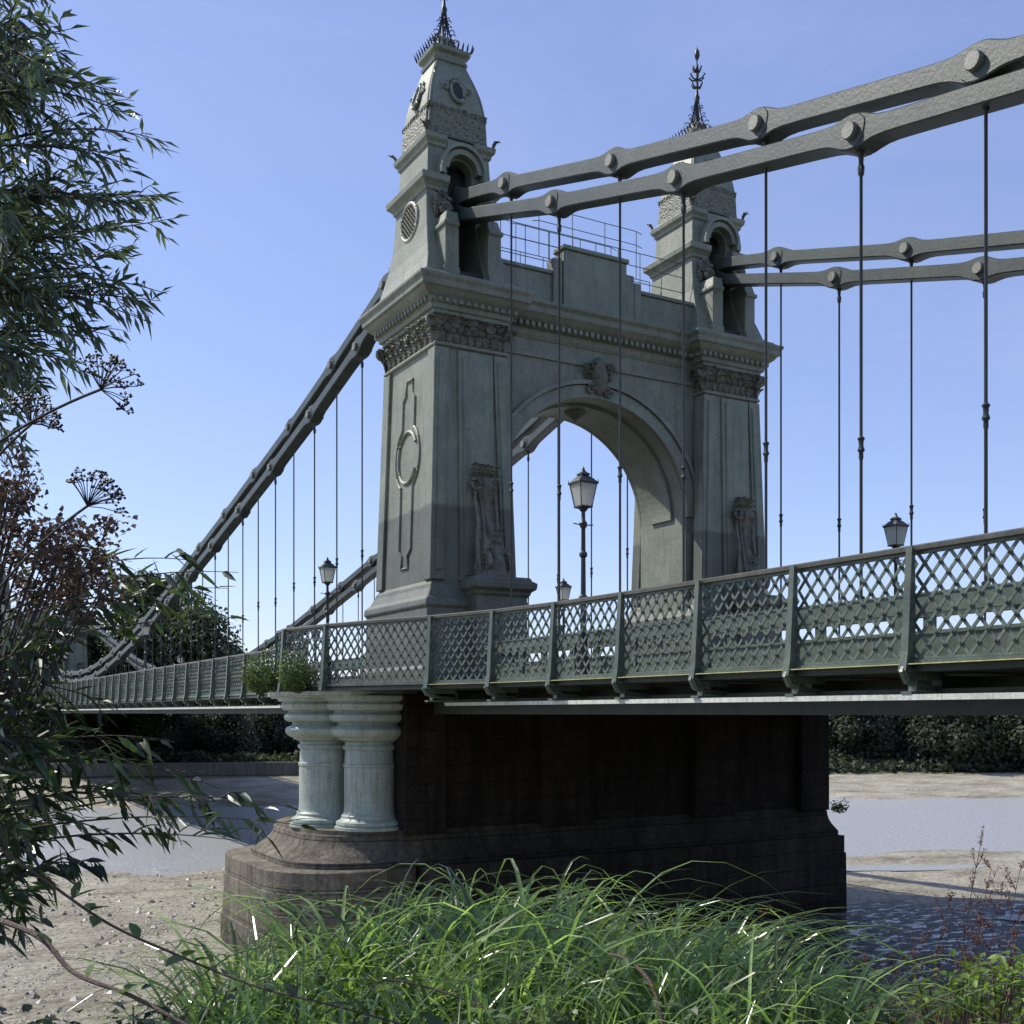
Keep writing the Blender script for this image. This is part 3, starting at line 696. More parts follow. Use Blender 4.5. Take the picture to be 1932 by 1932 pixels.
for mir in (0,1):
    f=(lambda x:MIR-x) if mir else (lambda x:x)
    for a,b in zip(NP,NP[1:]):
        mb.add([(f(a[0]+.02),a[1],.60),(f(b[0]+.02),b[1],.60),(f(-.36),b[1],.60),(f(-.36),a[1],.60)],[(0,1,2,3)])
obj('pavement',mb,M_pave,kind='structure',label='boarded footway beside the railing')
# ------------------------------------------------------------ RAILINGS
def lattice(width,rosette=True):
    mb=MB(); W=width; z0,z1=.02,1.31; H=z1-z0; slope=1.22; step=.235
    def bar(s,c):
        pts=[]
        for x in (0,W):
            z=slope*s*(x-c)
            if 0<=z<=H: pts.append((x,z))
        for z in (0,H):
            x=c+z/(slope*s)
            if 0<x<W: pts.append((x,z))
        if len(pts)<2: return
        pts.sort(); (xa,za),(xb,zb)=pts[0],pts[-1]
        if abs(xa-xb)<.03: return
        d=Vector((xb-xa,0,zb-za)).normalized(); n=Vector((-d.z,0,d.x))*.020
        y=-.009*s
        A=Vector((xa,y,za+z0)); Bp=Vector((xb,y,zb+z0)); t=Vector((0,.008,0))
        mb.loft([[A-n-t,A+n-t,A+n+t,A-n+t],[Bp-n-t,Bp+n-t,Bp+n+t,Bp-n+t]])
    k=-12
    while k*step<W+2:
        bar(1,k*step); bar(-1,k*step); k+=1
    if rosette:
        dz=slope*step/2
        zz=0; r=0
        while zz<=H:
            x=(r%2)*step/2
            while x<=W:
                if .03<x<W-.03 and .03<zz<H-.02:
                    ring=[]
                    for q in range(12):
                        a=2*math.pi*q/12; rr=.050 if q%2==0 else .024
                        ring.append(Vector((x+rr*math.cos(a),0,z0+zz+rr*math.sin(a))))
                    vs=ring+[Vector((x,-.042,z0+zz)),Vector((x,.042,z0+zz))]
                    mb.add(vs,[(12,(q+1)%12,q) for q in range(12)]+[(13,q,(q+1)%12) for q in range(12)])
                x+=step
            zz+=dz; r+=1
    mb.box(0,W,-.025,.025,-.0,.03); mb.box(0,W,-.025,.025,1.295,1.33)
    me=bpy.data.meshes.new('lattice_panel'); me.from_pydata(mb.v,[],mb.f); me.update(); me.materials.append(M_rail); return me
cache={}
def post_mesh():
    mb=MB()
    mb.loft([[(-.02,-.17,-.12),(.02,-.17,-.12),(.02,.04,-.12),(-.02,.04,-.12)],[(-.02,-.13,.1),(.02,-.13,.1),(.02,.04,.1),(-.02,.04,.1)],[(-.02,-.04,1.36),(.02,-.04,1.36),(.02,.03,1.36),(-.02,.03,1.36)]])
    mb.loft([[(-.06,-.185,-.14),(.06,-.185,-.14),(.06,-.16,-.14),(-.06,-.16,-.14)],[(-.055,-.14,.1),(.055,-.14,.1),(.055,-.115,.1),(-.055,-.115,.1)],[(-.045,-.055,1.38),(.045,-.055,1.38),(.045,-.035,1.38),(-.045,-.035,1.38)]])
    me=bpy.data.meshes.new('post'); me.from_pydata(mb.v,[],mb.f); me.update(); me.materials.append(M_rail); return me
PM=post_mesh()
def build_railing(mir):
    root=empty('footway_railing',(MIR+2.3 if mir else -2.3,-33.6,.62),label='green iron lattice footway railing with star rosettes and dark handrail' if not mir else 'green iron lattice railing along the far footway',category='railing',group='railings along the bridge footways')
    inv=-Vector(root.location)
    P=[(MIR-x,y) if mir else (x,y) for x,y in NP]
    sgn=-1 if mir else 1
    for i,(a,b) in enumerate(zip(P,P[1:])):
        a=Vector((*a,0)); b=Vector((*b,0)); w=(b-a).length
        if b.y>100: break
        fine=(not mir) and b.y<26
        key=(round(w,2),fine)
        if key not in cache: cache[key]=lattice(w,fine)
        ang=math.atan2((b-a).y,(b-a).x)
        o=bpy.data.objects.new('lattice_panel',cache[key]); COL.objects.link(o); o.parent=root
        lean=math.radians(4.0)*sgn
        mat=Matrix.Translation(a+Vector((0,0,.645)))@Matrix.Rotation(ang,4,'Z')@Matrix.Rotation(lean,4,'X')
        o.matrix_local=Matrix.Translation(inv)@mat
    for i,p in enumerate(P):
        if p[1]>100: break
        if i in (15,18): continue      # smooth bends around the pier have no post
        p0=Vector((*P[max(i-1,0)],0)); p1=Vector((*P[min(i+1,len(P)-1)],0)); d=(p1-p0)
        ang=math.atan2(d.y,d.x)
        o=bpy.data.objects.new('post',PM); COL.objects.link(o); o.parent=root
        rot=ang+ (math.pi if not mir else 0)
        o.matrix_local=Matrix.Translation(inv)@Matrix.Translation(Vector((p[0],p[1],.65)))@Matrix.Rotation(rot,4,'Z')
    Q=[Vector((p[0]+.07*sgn,p[1],2.0)) for p in P if p[1]<101]
    mb=MB(); rings=[]
    for i,p in enumerate(Q):
        d=(Q[min(i+1,len(Q)-1)]-Q[max(i-1,0)]).normalized(); n=Vector((d.y,-d.x,0))
        z=Vector((0,0,1))
        rings.append([p-n*.065-z*.02,p+n*.065-z*.02,p+n*.07+z*.03,p+n*.04+z*.05,p-n*.04+z*.05,p-n*.07+z*.03])
    mb.loft(rings); o=obj('handrail',mb,M_hand,root); o.location=inv
    mb=MB(); rings=[]
    for i,p in enumerate(P):
        if p[1]>101: break
        q=Vector((p[0],p[1],0)); d=(Vector((*P[min(i+1,len(P)-1)],0))-Vector((*P[max(i-1,0)],0))).normalized(); n=Vector((d.y,-d.x,0))
        rings.append([q-n*.05+Vector((0,0,.607)),q+n*.05+Vector((0,0,.607)),q+n*.05+Vector((0,0,.643)),q-n*.05+Vector((0,0,.643))])
    mb.loft(rings); o=obj('bottom_rail',mb,M_rail,root); o.location=inv
build_railing(False); build_railing(True)
# ------------------------------------------------------------ CHAINS
NLW=[(-1.0,12.98),(-5.84,11.40),(-10.27,10.09),(-14.65,8.97),(-19.05,8.0),(-23.4,7.2),(-27.8,6.6),(-32,6.2)]
NUP=[(-1.0,13.45),(-3.67,12.71),(-8.19,11.30),(-12.52,10.07),(-16.89,8.91),(-21.2,7.95),(-25.6,7.2),(-30,6.7)]
TAB=[(1.0,13.2),(5.1,12.0),(11.6,10.35),(20.5,8.45),(25.9,7.37),(37.8,4.95),(48,3.5),(55,2.85),(62,2.65)]
def tz(y): return lerp_tab(TAB,y if y<=62 else 124-y)
FLW=[(1.0,12.95)]+[(5.84+4.4*k,tz(5.84+4.4*k)-.3) for k in range(26)]+[(123,12.95)]
FUP=[(1.0,13.4)]+[(3.67+4.4*k,tz(3.67+4.4*k)+.3) for k in range(27)]+[(123,13.4)]
def link_mesh(mb,x,a,b,tx):
    (ya,za),(yb,zb)=a,b
    A=Vector((x,ya,za)); Bv=Vector((x,yb,zb)); d=(Bv-A); Ln=d.length; d.normalize(); n=Vector((0,-d.z,d.y))
    if n.z<0: n=-n
    S=[(-.26,.09),(-.21,.19),(-.1,.255),(.04,.268),(.17,.25),(.3,.21),(.45,.172),(.65,.153),(1.0,.148)]
    top=[(s,h) for s,h in S]+[(Ln-s,h) for s,h in reversed(S)]
    poly=[A+d*s+n*h for s,h in top]+[A+d*s-n*h for s,h in reversed(top)]
    off=Vector((tx*2,0,0)); P=[p-Vector((tx,0,0)) for p in poly]
    m=len(top); N_=len(P)
    vs=P+[p+off for p in P]; fs=[]
    for i in range(m-1):
        j=N_-1-i
        fs.append((i,i+1,j-1,j)); fs.append((N_+i,N_+j,N_+j-1,N_+i+1))
    for i in range(N_):
        fs.append((i,i+N_,(i+1)%N_+N_,(i+1)%N_))
    mb.add(vs,fs)
def build_chain(x,J,label):
    root=empty('suspension_chain',(x,J[0][0],J[0][1]),label=label,category='bridge chain',group='suspension chains of the bridge')
    inv=-Vector(root.location)
    for i,(a,b) in enumerate(zip(J,J[1:])):
        mb=MB(); link_mesh(mb,x,a,b,.20 if i%2 else .215)
        o=obj('link',mb,M_chain,root); o.location=inv
        m=o.modifiers.new('bevel','BEVEL'); m.width=.02; m.segments=1; m.limit_method='ANGLE'; m.angle_limit=math.radians(60)
    for (y,z) in J[1:-1]:
        mb=MB(); n=16; rings=[]
        for xx,rr in ((-.30,.10),(-.30,.12),(-.27,.135),(-.2,.137),(.2,.137),(.27,.135),(.30,.12),(.30,.10)):
            rings.append([(x+xx,y+rr*math.cos(2*math.pi*k/n),z+rr*math.sin(2*math.pi*k/n)) for k in range(n)])
        mb.loft(rings)
        o=obj('pin',mb,M_pin,root); o.location=inv
for x in (0,MIR):
    build_chain(x,NLW,'dark green eyebar suspension chain with round pin heads')
    build_chain(x,NUP,'dark green eyebar suspension chain with round pin heads')
    build_chain(x,FLW,'long dark green eyebar chain sweeping down over the river span')
    build_chain(x,FUP,'long dark green eyebar chain sweeping down over the river span')
def build_suspender(x,y,z):
    mb=MB(); z0=1.72
    L=z-.2-z0
    if L<.3: return
    rr=.025
    if L>3:
        zk=L*.34
        prof=[(0,.06),(.08,.06),(.1,rr),(zk-.2,rr),(zk-.16,.036),(zk-.08,.034),(zk-.04,.058),(zk+.02,.036),(zk+.1,.04),(zk+.14,.06),(zk+.18,rr),(L-.45,rr),(L-.42,.045),(L-.3,.055),(L-.25,.035),(L-.12,.045),(L-.08,.075),(L,.08)]
    else: prof=[(0,.06),(.08,.06),(.1,rr),(L-.2,rr),(L-.15,.05),(L,.06)]
    mb.lathe(0,0,prof,8)
    mb.box(-.14,.14,-.055,.055,L-.05,L+.06)
    obj('suspender_rod',mb,M_iron,smooth=True,loc=(x,y,z0),label='thin dark iron rod hanging from the chain to the deck',category='bridge rod',group='suspender rods of the bridge')
for x in (0,MIR):
    for (y,z) in NLW[1:-1]+NUP[1:-1]+FLW[1:-1]+FUP[1:-1]:
        if y>100: continue
        build_suspender(x,y,z)
# ------------------------------------------------------------ LAMPS
def build_lamp():
    root=empty('street_lamp',(0,0,0))
    mb=MB()
    mb.lathe(0,0,[(0,.17),(.25,.17),(.28,.14),(.45,.13),(.5,.17),(.56,.17),(.6,.1),(.9,.08),(1.0,.12),(1.06,.12),(1.1,.065),(1.7,.06),(1.74,.095),(1.8,.095),(1.84,.055),(2.6,.048),(2.64,.085),(2.7,.085),(2.74,.048),(3.2,.043),(3.25,.075),(3.32,.085),(3.38,.043),(3.55,.04),(3.60,.09),(3.64,.1)],14)
    for s in (-1,1): mb.tube([(s*.05,0,3.28),(s*.24,0,3.30)],.013,5)
    obj('post',mb,M_iron,root,True)
    mb=MB()
    for sx,sy in ((-1,-1),(1,-1),(1,1),(-1,1)):
        mb.tube([(sx*.13,sy*.13,3.66),(sx*.205,sy*.205,4.14)],.013,4)
    mb.sq([(3.62,.08,.08),(3.64,.145,.145),(3.67,.145,.145)])
    mb.sq([(4.12,.225,.225),(4.15,.235,.235),(4.17,.21,.21),(4.25,.14,.14),(4.30,.08,.08),(4.31,.10,.10),(4.34,.10,.10),(4.38,.045,.045),(4.42,.025,.025)])
    mb.lathe(0,0,[(4.40,.015),(4.43,.035),(4.46,.025),(4.50,.004)],8)
    for s in (-1,1):
        for q in (-1,1): mb.tube([(s*.22,q*.22,4.15),(s*.22,q*.22,4.22)],[.016,.004],4)
    obj('lantern_frame',mb,M_iron,root)
    mb=MB(); mb.sq([(3.672,.122,.122),(4.118,.195,.195)]); obj('lantern_glass',mb,M_glass,root)
    return root
lamp=build_lamp()
LP=[(-.58,-7.7),(9.25,-7.2),(-.5,7.6),(9.25,8.6),(-.5,36),(9.25,70),(9.25,36),(-.5,66)]
lamps=[lamp]+[dup(lamp) for _ in LP[1:]]
for l,(x,y) in zip(lamps,LP):
    l.location=(x,y,.605); l['label']='black ornate cast iron street lamp with square glass lantern'; l['category']='street lamp'; l['group']='street lamps on the bridge'
# ------------------------------------------------------------ CAR under the arch
def build_car():
    root=empty('car',(5.6,9.0,.60),label='dark car driving under the bridge arch',category='car')
    mb=MB()
    w=.85
    prof=[(-2.1,.35),(-2.15,.75),(-1.9,.9),(-1.1,.98),(-.5,1.42),(.9,1.45),(1.6,1.05),(2.05,1.0),(2.12,.6),(2.05,.3)]
    rings=[]
    for x,k in ((-w,.93),(-w*.96,1),(w*.96,1),(w,.93)):
        rings.append([(x,y*k,z if z<.8 else z) for y,z in prof])
    mb.loft(rings); b=obj('body',mb,simple('car_paint',(.03,.04,.05),.25),root,False); addbevel(b,.05,2)
    mb=MB()
    mb.extr([(-.72,-1.09,1.03),(.72,-1.09,1.03),(.62,-.56,1.4),(-.62,-.56,1.4)],(0,-.02,.01))
    obj('windscreen',mb,simple('car_glass',(.02,.03,.035),.08),root)
    for sx in (-1,1):
        mb=MB(); mb.extr([(sx*.855,-.85,1.02),(sx*.855,1.3,1.05),(sx*.855,.85,1.38),(sx*.855,-.45,1.36)],(sx*.008,0,0)); obj('window',mb,bpy.data.materials['car_glass'],root)
        mb=MB(); mb.lathe(0,0,[(-.02,.1),(0,.12),(.04,.08)],12); o=obj('headlight',mb,simple('headlight_glass',(.8,.8,.78),.15),root); o.location=(sx*.6,-2.13,.68); o.rotation_euler=(math.pi/2,0,0)
        for y in (-1.35,1.3):
            mb=MB(); mb.lathe(0,0,[(-.1,.28),(-.09,.32),(.09,.32),(.1,.28)],18); o=obj('wheel',mb,simple('tyre',(.02,.02,.02),.8),root); o.location=(sx*.78,y,.325); o.rotation_euler=(0,math.pi/2,0)
build_car()
# ------------------------------------------------------------ FAR BANK
mb=MB()
for i in range(40):
    s0=-60+i*2.6; p0=E1*s0+E2*63.0; p1=E1*(s0+2.6)+E2*63.0
    if s0>14: break
    q=[p0,p1,p1+E2*.7,p0+E2*.7]
    mb.loft([[(p.x,p.y,-5.6) for p in q],[(p.x,p.y,-4.05) for p in q]])
obj('river_wall',mb,M_wallfar,label='low grey stone river wall below a hedge',category='wall')
def tree_mesh(seed,hgt,wid,leaf,nl,base=.18,mat=None):
    rnd=random.Random(seed)
    T=MB(); C=MB()
    T.tube([(0,0,-.4),(.05,0,hgt*.2),(.1,.1,hgt*.45),(0,.1,hgt*.75)],[wid*.05,wid*.04,wid*.028,wid*.01],8)
    lobes=[]
    for k in range(17):
        a=rnd.uniform(0,6.28); t=rnd.uniform(base,1)
        rad=wid*.5*math.sin(min(1,(t-base)/(1-base)*.85+.18)*math.pi)**.6*rnd.uniform(.35,1)
        c=Vector((rad*math.cos(a)*.75,rad*math.sin(a)*.75,hgt*(base+.1+(t-base)*.8)))
        lobes.append((c,wid*rnd.uniform(.14,.26)))
        T.tube([(.05,.05,c.z*.55),(c.x*.5,c.y*.5,c.z*.8),tuple(c)],[wid*.018,wid*.012,.03],5)
    for i in range(nl):
        c,r=rnd.choice(lobes)
        d=Vector((rnd.gauss(0,1),rnd.gauss(0,1),rnd.gauss(0,1))).normalized()
        p=c+d*r*rnd.uniform(.45,1.1)*Vector((1,1,.8)).length/1.6
        n=(d+Vector((rnd.gauss(0,.5),rnd.gauss(0,.5),rnd.gauss(0,.5)+.3))).normalized()
        dd=n.orthogonal().normalized(); dd.rotate(Matrix.Rotation(rnd.uniform(0,6.28),3,n))
        C.leaf(p,dd,n,leaf*rnd.uniform(.6,1.3),leaf*rnd.uniform(.5,.9))
    tr=empty('tree')
    obj('trunk',T,M_bark,tr,True); obj('crown',C,mat or M_tree,tr)
    return tr
tA=tree_mesh(1,22,17,.75,7500); tB=tree_mesh(2,17,15,.7,6500,.12); tC=tree_mesh(3,7.5,10,.55,6000,.04,M_scrub)
first=set()
def place(t,p,s,rot):
    if t.name in first: c=dup(t)
    else: c=t; first.add(t.name)
    c.location=(p.x,p.y,gz(p.x,p.y)); c.scale=(s,s,s); c.rotation_euler=(0,0,rot)
    c['category']='tree'; c['group']='trees on the opposite river bank'
    return c
def fb(px,D): return bank((px-966)/2100*D,D,0)
for t,px,D,s in ((tA,292,150,1.05),(tB,375,142,1.0),(tB,255,160,.95),(tB,415,170,.7),(tB,540,165,.62),(tA,150,150,.75),(tB,60,140,.8),(tB,0,130,.8),(tB,470,175,.45)):
    c=place(t,fb(px,D),s,R()*6); c['label']='large leafy deciduous tree above the river wall'
for i in range(16):
    D=U(98,112); px=1480+i*36+U(-10,10)
    c=place(tC,fb(px,D),U(.72,.98),R()*6); c['label']='dense dark riverside tree on the grassy bank'
for i in range(14):
    D=U(98,108); px=-60+i*50+U(-10,10)
    c=place(tC,fb(px,D),U(.45,.7),R()*6); c['label']='clipped green riverside tree behind the river wall'
C=MB()
for i in range(12000):
    s=U(12,120) if R()<.72 else U(-60,14); t=U(60.5,66.5) if s>14 else U(64,67)
    p=E1*s+E2*t; h=U(0,1)*1.3*(1 if s>14 else .8)
    p=Vector((p.x,p.y,gz(p.x,p.y)+h*(.5+.7*noise.noise(Vector((s*.2,t*.3,0))))))
    C.leaf(p,Vector((U(-1,1),U(-1,1),U(-.3,.8))),Vector((U(-1,1),U(-1,1),1)),U(.35,.8),U(.25,.5))
obj('hedge',C,M_scrub,kind='stuff',label='dark scrub and hedge covering the opposite bank',category='hedge')
# ------------------------------------------------------------ SHRUBS on the pier cap
def shrub(loc,rad,h,n,label):
    root=empty('shrub',loc,label=label,category='shrub',group='self seeded shrubs on the pier')
    C=MB();T=MB()
    for i in range(9):
        a=U(0,6.28); q=Vector((rad*U(.2,.9)*math.cos(a),rad*U(.2,.9)*math.sin(a),h*U(.4,1)))
        T.tube([(0,0,0),tuple(q*.5+Vector((0,0,.05))),tuple(q)],[.012,.01,.004],4)
    for i in range(n):
        d=Vector((random.gauss(0,1),random.gauss(0,1),random.gauss(0,1))).normalized()
        p=Vector((d.x*rad,d.y*rad,h*.5+d.z*h*.5))*U(.5,1.05)
        p*=1+.4*noise.noise(Vector(d)*1.7+Vector(loc))
        C.leaf(p,Vector((U(-1,1),U(-1,1),U(-.5,.6))),d,U(.07,.13),U(.04,.07))
    obj('stem',T,M_bark,root); obj('foliage',C,M_ivy,root)
shrub((-5.0,.10,.5),.48,.95,1300,'small green shrub growing outside the railing corner')
shrub((-4.78,-1.9,.5),.42,.85,1100,'small green shrub growing on the pier ledge')
shrub((11.4,-3.2,-2.95),.25,.4,150,'tiny plant growing from the pier masonry')
# ------------------------------------------------------------ FOREGROUND PLANTS
def curve3(p0,p1,sag,n=10):
    m=(p0+p1)*.5+sag; out=[]
    for k in range(n+1):
        t=k/n; out.append(p0*(1-t)**2+m*2*t*(1-t)+p1*t*t)
    return out
def spray(C,T,p0,p1,sag,nsub=8,sublen=.35,leafL=.12,leafW=.02,step=.028,droop=.25,r0=.009,big=False,skip=3):
    pts=curve3(p0,p1,sag,12)
    T.tube(pts,[r0*(1-.8*k/12) for k in range(13)],4)
    def along(P):
        for i in range(len(P)-1):
            seg=P[i+1]-P[i]; L=seg.length; d=seg.normalized()
            m=max(1,int(L/step))
            for q in range(m):
                p=P[i]+seg*((q+R()*.5)/m)
                perp=d.orthogonal(); perp.rotate(Matrix.Rotation(U(0,6.28),3,d))
                dd=(d*U(.6,1.2)+perp*U(.35,.8)+Vector((0,0,-droop*U(.0,1.4)))).normalized()
                fn=C.leaf6 if big else C.leaf
                fn(p,dd,perp+Vector((0,0,.6)),leafL*U(.6,1.15),leafW*U(.75,1.25),U(.0,.2))
    along(pts[skip:])
    for k in range(nsub):
        t=.15+.8*(k+R()*.6)/nsub; i=min(int(t*12),11); p=pts[i]; d=(pts[i+1]-pts[i]).normalized()
        perp=d.orthogonal(); perp.rotate(Matrix.Rotation(U(0,6.28),3,d))
        e=p+(d*U(.6,1.1)+perp*U(.3,.7)).normalized()*sublen*U(.5,1.1)*(1.15-t*.6)+Vector((0,0,-droop*sublen*.3))
        P=curve3(p,e,Vector((0,0,.03)),5)
        T.tube(P,[.004,.0035,.003,.0025,.002,.0015],3); along(P[1:])
def willow():
    root=empty('willow_tree',tuple(bank(-4.6,6.6,-2.6)),label='willow tree with narrow leaves hanging over the river bank',category='tree')
    inv=-Vector(root.location)
    C=MB();T=MB();B=MB()
    B.tube([bank(-4.6,6.6,-3.0),bank(-4.5,6.5,-1),bank(-4.2,6.4,1.2),bank(-4.1,6.2,3.4),bank(-4.0,6.1,5.5)],[.24,.2,.16,.11,.05],10)
    tips=[(-2.45,4.0),(-2.30,3.67),(-2.27,3.41),(-2.5,3.2),(-1.95,3.23),(-2.1,3.0),(-1.81,2.99),(-1.95,2.75),(-1.74,2.59),(-1.81,2.76),(-2.0,2.5),(-1.85,2.36),(-1.84,2.19),(-1.99,2.13),(-2.1,1.99),(-2.2,2.2),(-2.45,1.75),(-2.3,1.95),(-2.59,1.5),(-2.4,2.4),(-2.5,2.7),(-2.6,3.6),(-2.65,3.0),(-2.6,2.2),(-2.7,1.8),(-2.7,3.9),(-2.55,1.95),(-2.15,2.7)]
    limbs=[]
    for k in range(9):
        d=U(5.6,6.9)
        hub=bank(-2.95*d/6+U(-.1,.1),d,(1.7+k*.27)*d/6); limbs.append((hub,1.7+k*.27,d))
        P=curve3(bank(-4.1,6.3,.6+k*.4),hub,Vector((0,0,.4)),8); B.tube(P,[.045-.0035*i for i in range(9)],6)
    for i,(r,z) in enumerate(tips):
        for rep in range(2):
            d=U(5.4,6.8); k=d/6
            hub=min(limbs,key=lambda L:abs(L[1]-z))
            tip=bank(r*k+U(-.12,.0) - (.3*rep*R()),d,z*k+U(-.1,.1))
            spray(C,T,hub[0],tip,Vector((0,0,U(-.05,.2))),7,.36,.135,.024,.038,.3)
    for i in range(34):
        d=U(5.2,7); k=d/6; hub=random.choice(limbs); z=hub[1]+U(-.3,.3)
        spray(C,T,hub[0],bank(U(-2.85,-2.3)*k,d,z*k),Vector((0,0,.1)),7,.36,.135,.024,.038,.35)
    o=obj('trunk',B,M_bark,root,True); o.location=inv
    o=obj('twigs',T,M_bark,root); o.location=inv
    o=obj('crown',C,M_willow,root); o.location=inv
willow()
def Pp(px,py,d):
    return bank((px-966)/2100*d,d,(1345-py)/2100*d)
def sapling():
    root=empty('sapling',tuple(bank(-1.9,3.6,-1.9)),label='leafy dark green sapling with arching twigs on the bank',category='tree')
    inv=-Vector(root.location); C=MB();T=MB();B=MB()
    base=bank(-2.0,3.7,-1.95)
    for k,(zz,rr,dd) in enumerate(((.1,-1.75,3.9),(.5,-1.8,3.7),(-.2,-1.7,3.6))):
        B.tube(curve3(base,bank(rr,dd,zz),Vector((-.1,0,.1)),8),[.03-.0025*i for i in range(9)],6)
    T_=[(450,1080,4.0),(455,1165,4.1),(380,1060,3.9),(330,1130,3.8),(430,1110,4.2),(250,1060,4.2),(300,1090,3.8),
        (330,1400,3.8),(390,1530,3.7),(590,1560,3.9),(560,1525,4.0),(440,1585,3.6),(420,1490,3.8),(520,1530,4.1),
        (250,1500,3.5),(150,1450,3.6),(100,1350,3.7),(180,1640,3.5),(60,1600,3.6),(60,1750,3.6),(90,1240,3.7),(60,1500,3.4),(60,1420,3.6),(210,1330,3.7),(280,1450,3.6)]
    for (px,py,d) in T_:
        far=max(0,px-150)
        p0=Pp(-60+U(-30,60),py+U(-40,60)-far*.05 if py>1200 else py+90,d+U(-.2,.2)); p1=Pp(px,py,d)
        spray(C,T,p0,p1,Vector((0,0,U(.06,.16))),4,.18,.105,.020,.05,.4,.005,True,4)
    for i in range(52):
        d=U(3.2,4.8); px=U(-60,110); py=U(1180,1760)
        spray(C,T,Pp(px-150,py+40,d),Pp(px+U(0,60),py+U(-30,30),d),Vector((0,0,.08)),3,.2,.10,.024,.058,.4,.004,True)
    o=obj('trunk',B,M_bark,root,True); o.location=inv
    o=obj('twigs',T,M_bark,root); o.location=inv
    o=obj('crown',C,M_darkleaf,root); o.location=inv
sapling()
def umbel(px,py,d,rad,foot,label):
    c=Pp(px,py,d); root=empty('hogweed',tuple(foot),label=label,category='plant',group='dead seed heads by the river bank')
    inv=-Vector(root.location); T=MB();S=MB()
    axis=(c-foot); axis=(axis.normalized()+Vector((0,0,.2))).normalized()
    T.tube(curve3(foot,c,Vector((-.03,0,.02)),10),.004,5)
    for k in range(24):
        a=2*math.pi*k/24*2.4; e1=axis.orthogonal().normalized(); e2=axis.cross(e1)
        q=U(.3,1.25); dirn=(axis*(1.15-q*.75)+(e1*math.cos(a)+e2*math.sin(a))*q).normalized()
        tip=c+dirn*rad*U(.85,1.1); T.tube([c,c+dirn*rad*.5+Vector((0,0,.004)),tip],.0015,3)
        for j in range(6):
            o=Vector((U(-1,1),U(-1,1),U(-.2,1))).normalized()*.017; p=tip+o; T.tube([tip,p],.0009,3)
            s=.0048; S.add([p+Vector(v)*s for v in ((1,0,0),(-1,0,0),(0,1,0),(0,-1,0),(0,0,1),(0,0,-1))],[(0,2,4),(2,1,4),(1,3,4),(3,0,4),(2,0,5),(1,2,5),(3,1,5),(0,3,5)])
    o=obj('stem',T,M_bark,root); o.location=inv; o=obj('seed_head',S,M_seed,root); o.location=inv
umbel(190,735,3.0,.09,Pp(-60,880,3.05),'dark dead umbrella shaped seed head on a long stem')
umbel(165,955,3.1,.09,Pp(-30,1150,3.1),'dark dead umbrella shaped seed head above brown flowers')
umbel(60,800,3.2,.075,Pp(-80,980,3.2),'dark dead umbrella shaped seed head on a long stem')
def dried():
    root=empty('dried_flower_bush',tuple(bank(-1.7,3.4,-1.9)),label='bush with brown dried flower clusters',category='bush')
    inv=-Vector(root.location); C=MB();T=MB()
    for i in range(34):
        d=U(3.2,3.8)
        if i<27: c=Pp(U(-20,215),U(990,1165),d)
        else: c=Pp(U(-30,50),U(870,990),d)
        T.tube(curve3(bank(-1.75,3.5,-.6),c,Vector((-.05,0,.1)),8),.003,4)
        for k in range(95):
            o=Vector((random.gauss(0,1),random.gauss(0,1),random.gauss(0,.8)))*.027
            C.leaf(c+o,Vector((U(-1,1),U(-1,1),U(-1,1))),Vector((U(-1,1),U(-1,1),1)),U(.012,.028),U(.010,.021))
    o=obj('stem',T,M_bark,root); o.location=inv; o=obj('flower_clusters',C,M_brown,root); o.location=inv
dried()
# sedge clump
def blade(mb,p,h,lean,w,az,fold=1.0):
    q=.42*fold; ts=min(1.0,(1/(q*3.2))**(1/2.2)); pk=ts-q*ts**3.2; h=h/pk      # h is the height of the arch
    d=Vector((math.cos(az),math.sin(az),0)); side=Vector((-d.y,d.x,0)); n=11; vs=[];fs=[]
    tw=U(-1.1,1.1)
    for k in range(n+1):
        t=k/n
        c=p+Vector((0,0,h*(t-q*t**3.2)))+d*lean*(t**2.1)
        ww=w*(.8+.4*t if t<.4 else .96*(1-(t-.4)/.6)**.7+.02)
        s=side.copy(); s.rotate(Matrix.Rotation(tw*t*1.5,3,'Z'))
        vs+= [c-s*ww*.5,c+Vector((0,0,-ww*.18))+d*ww*.1,c+s*ww*.5]
        if k:
            a=3*k-3; fs+=[(a,a+1,a+4,a+3),(a+1,a+2,a+5,a+4)]
    mb.add(vs,fs)
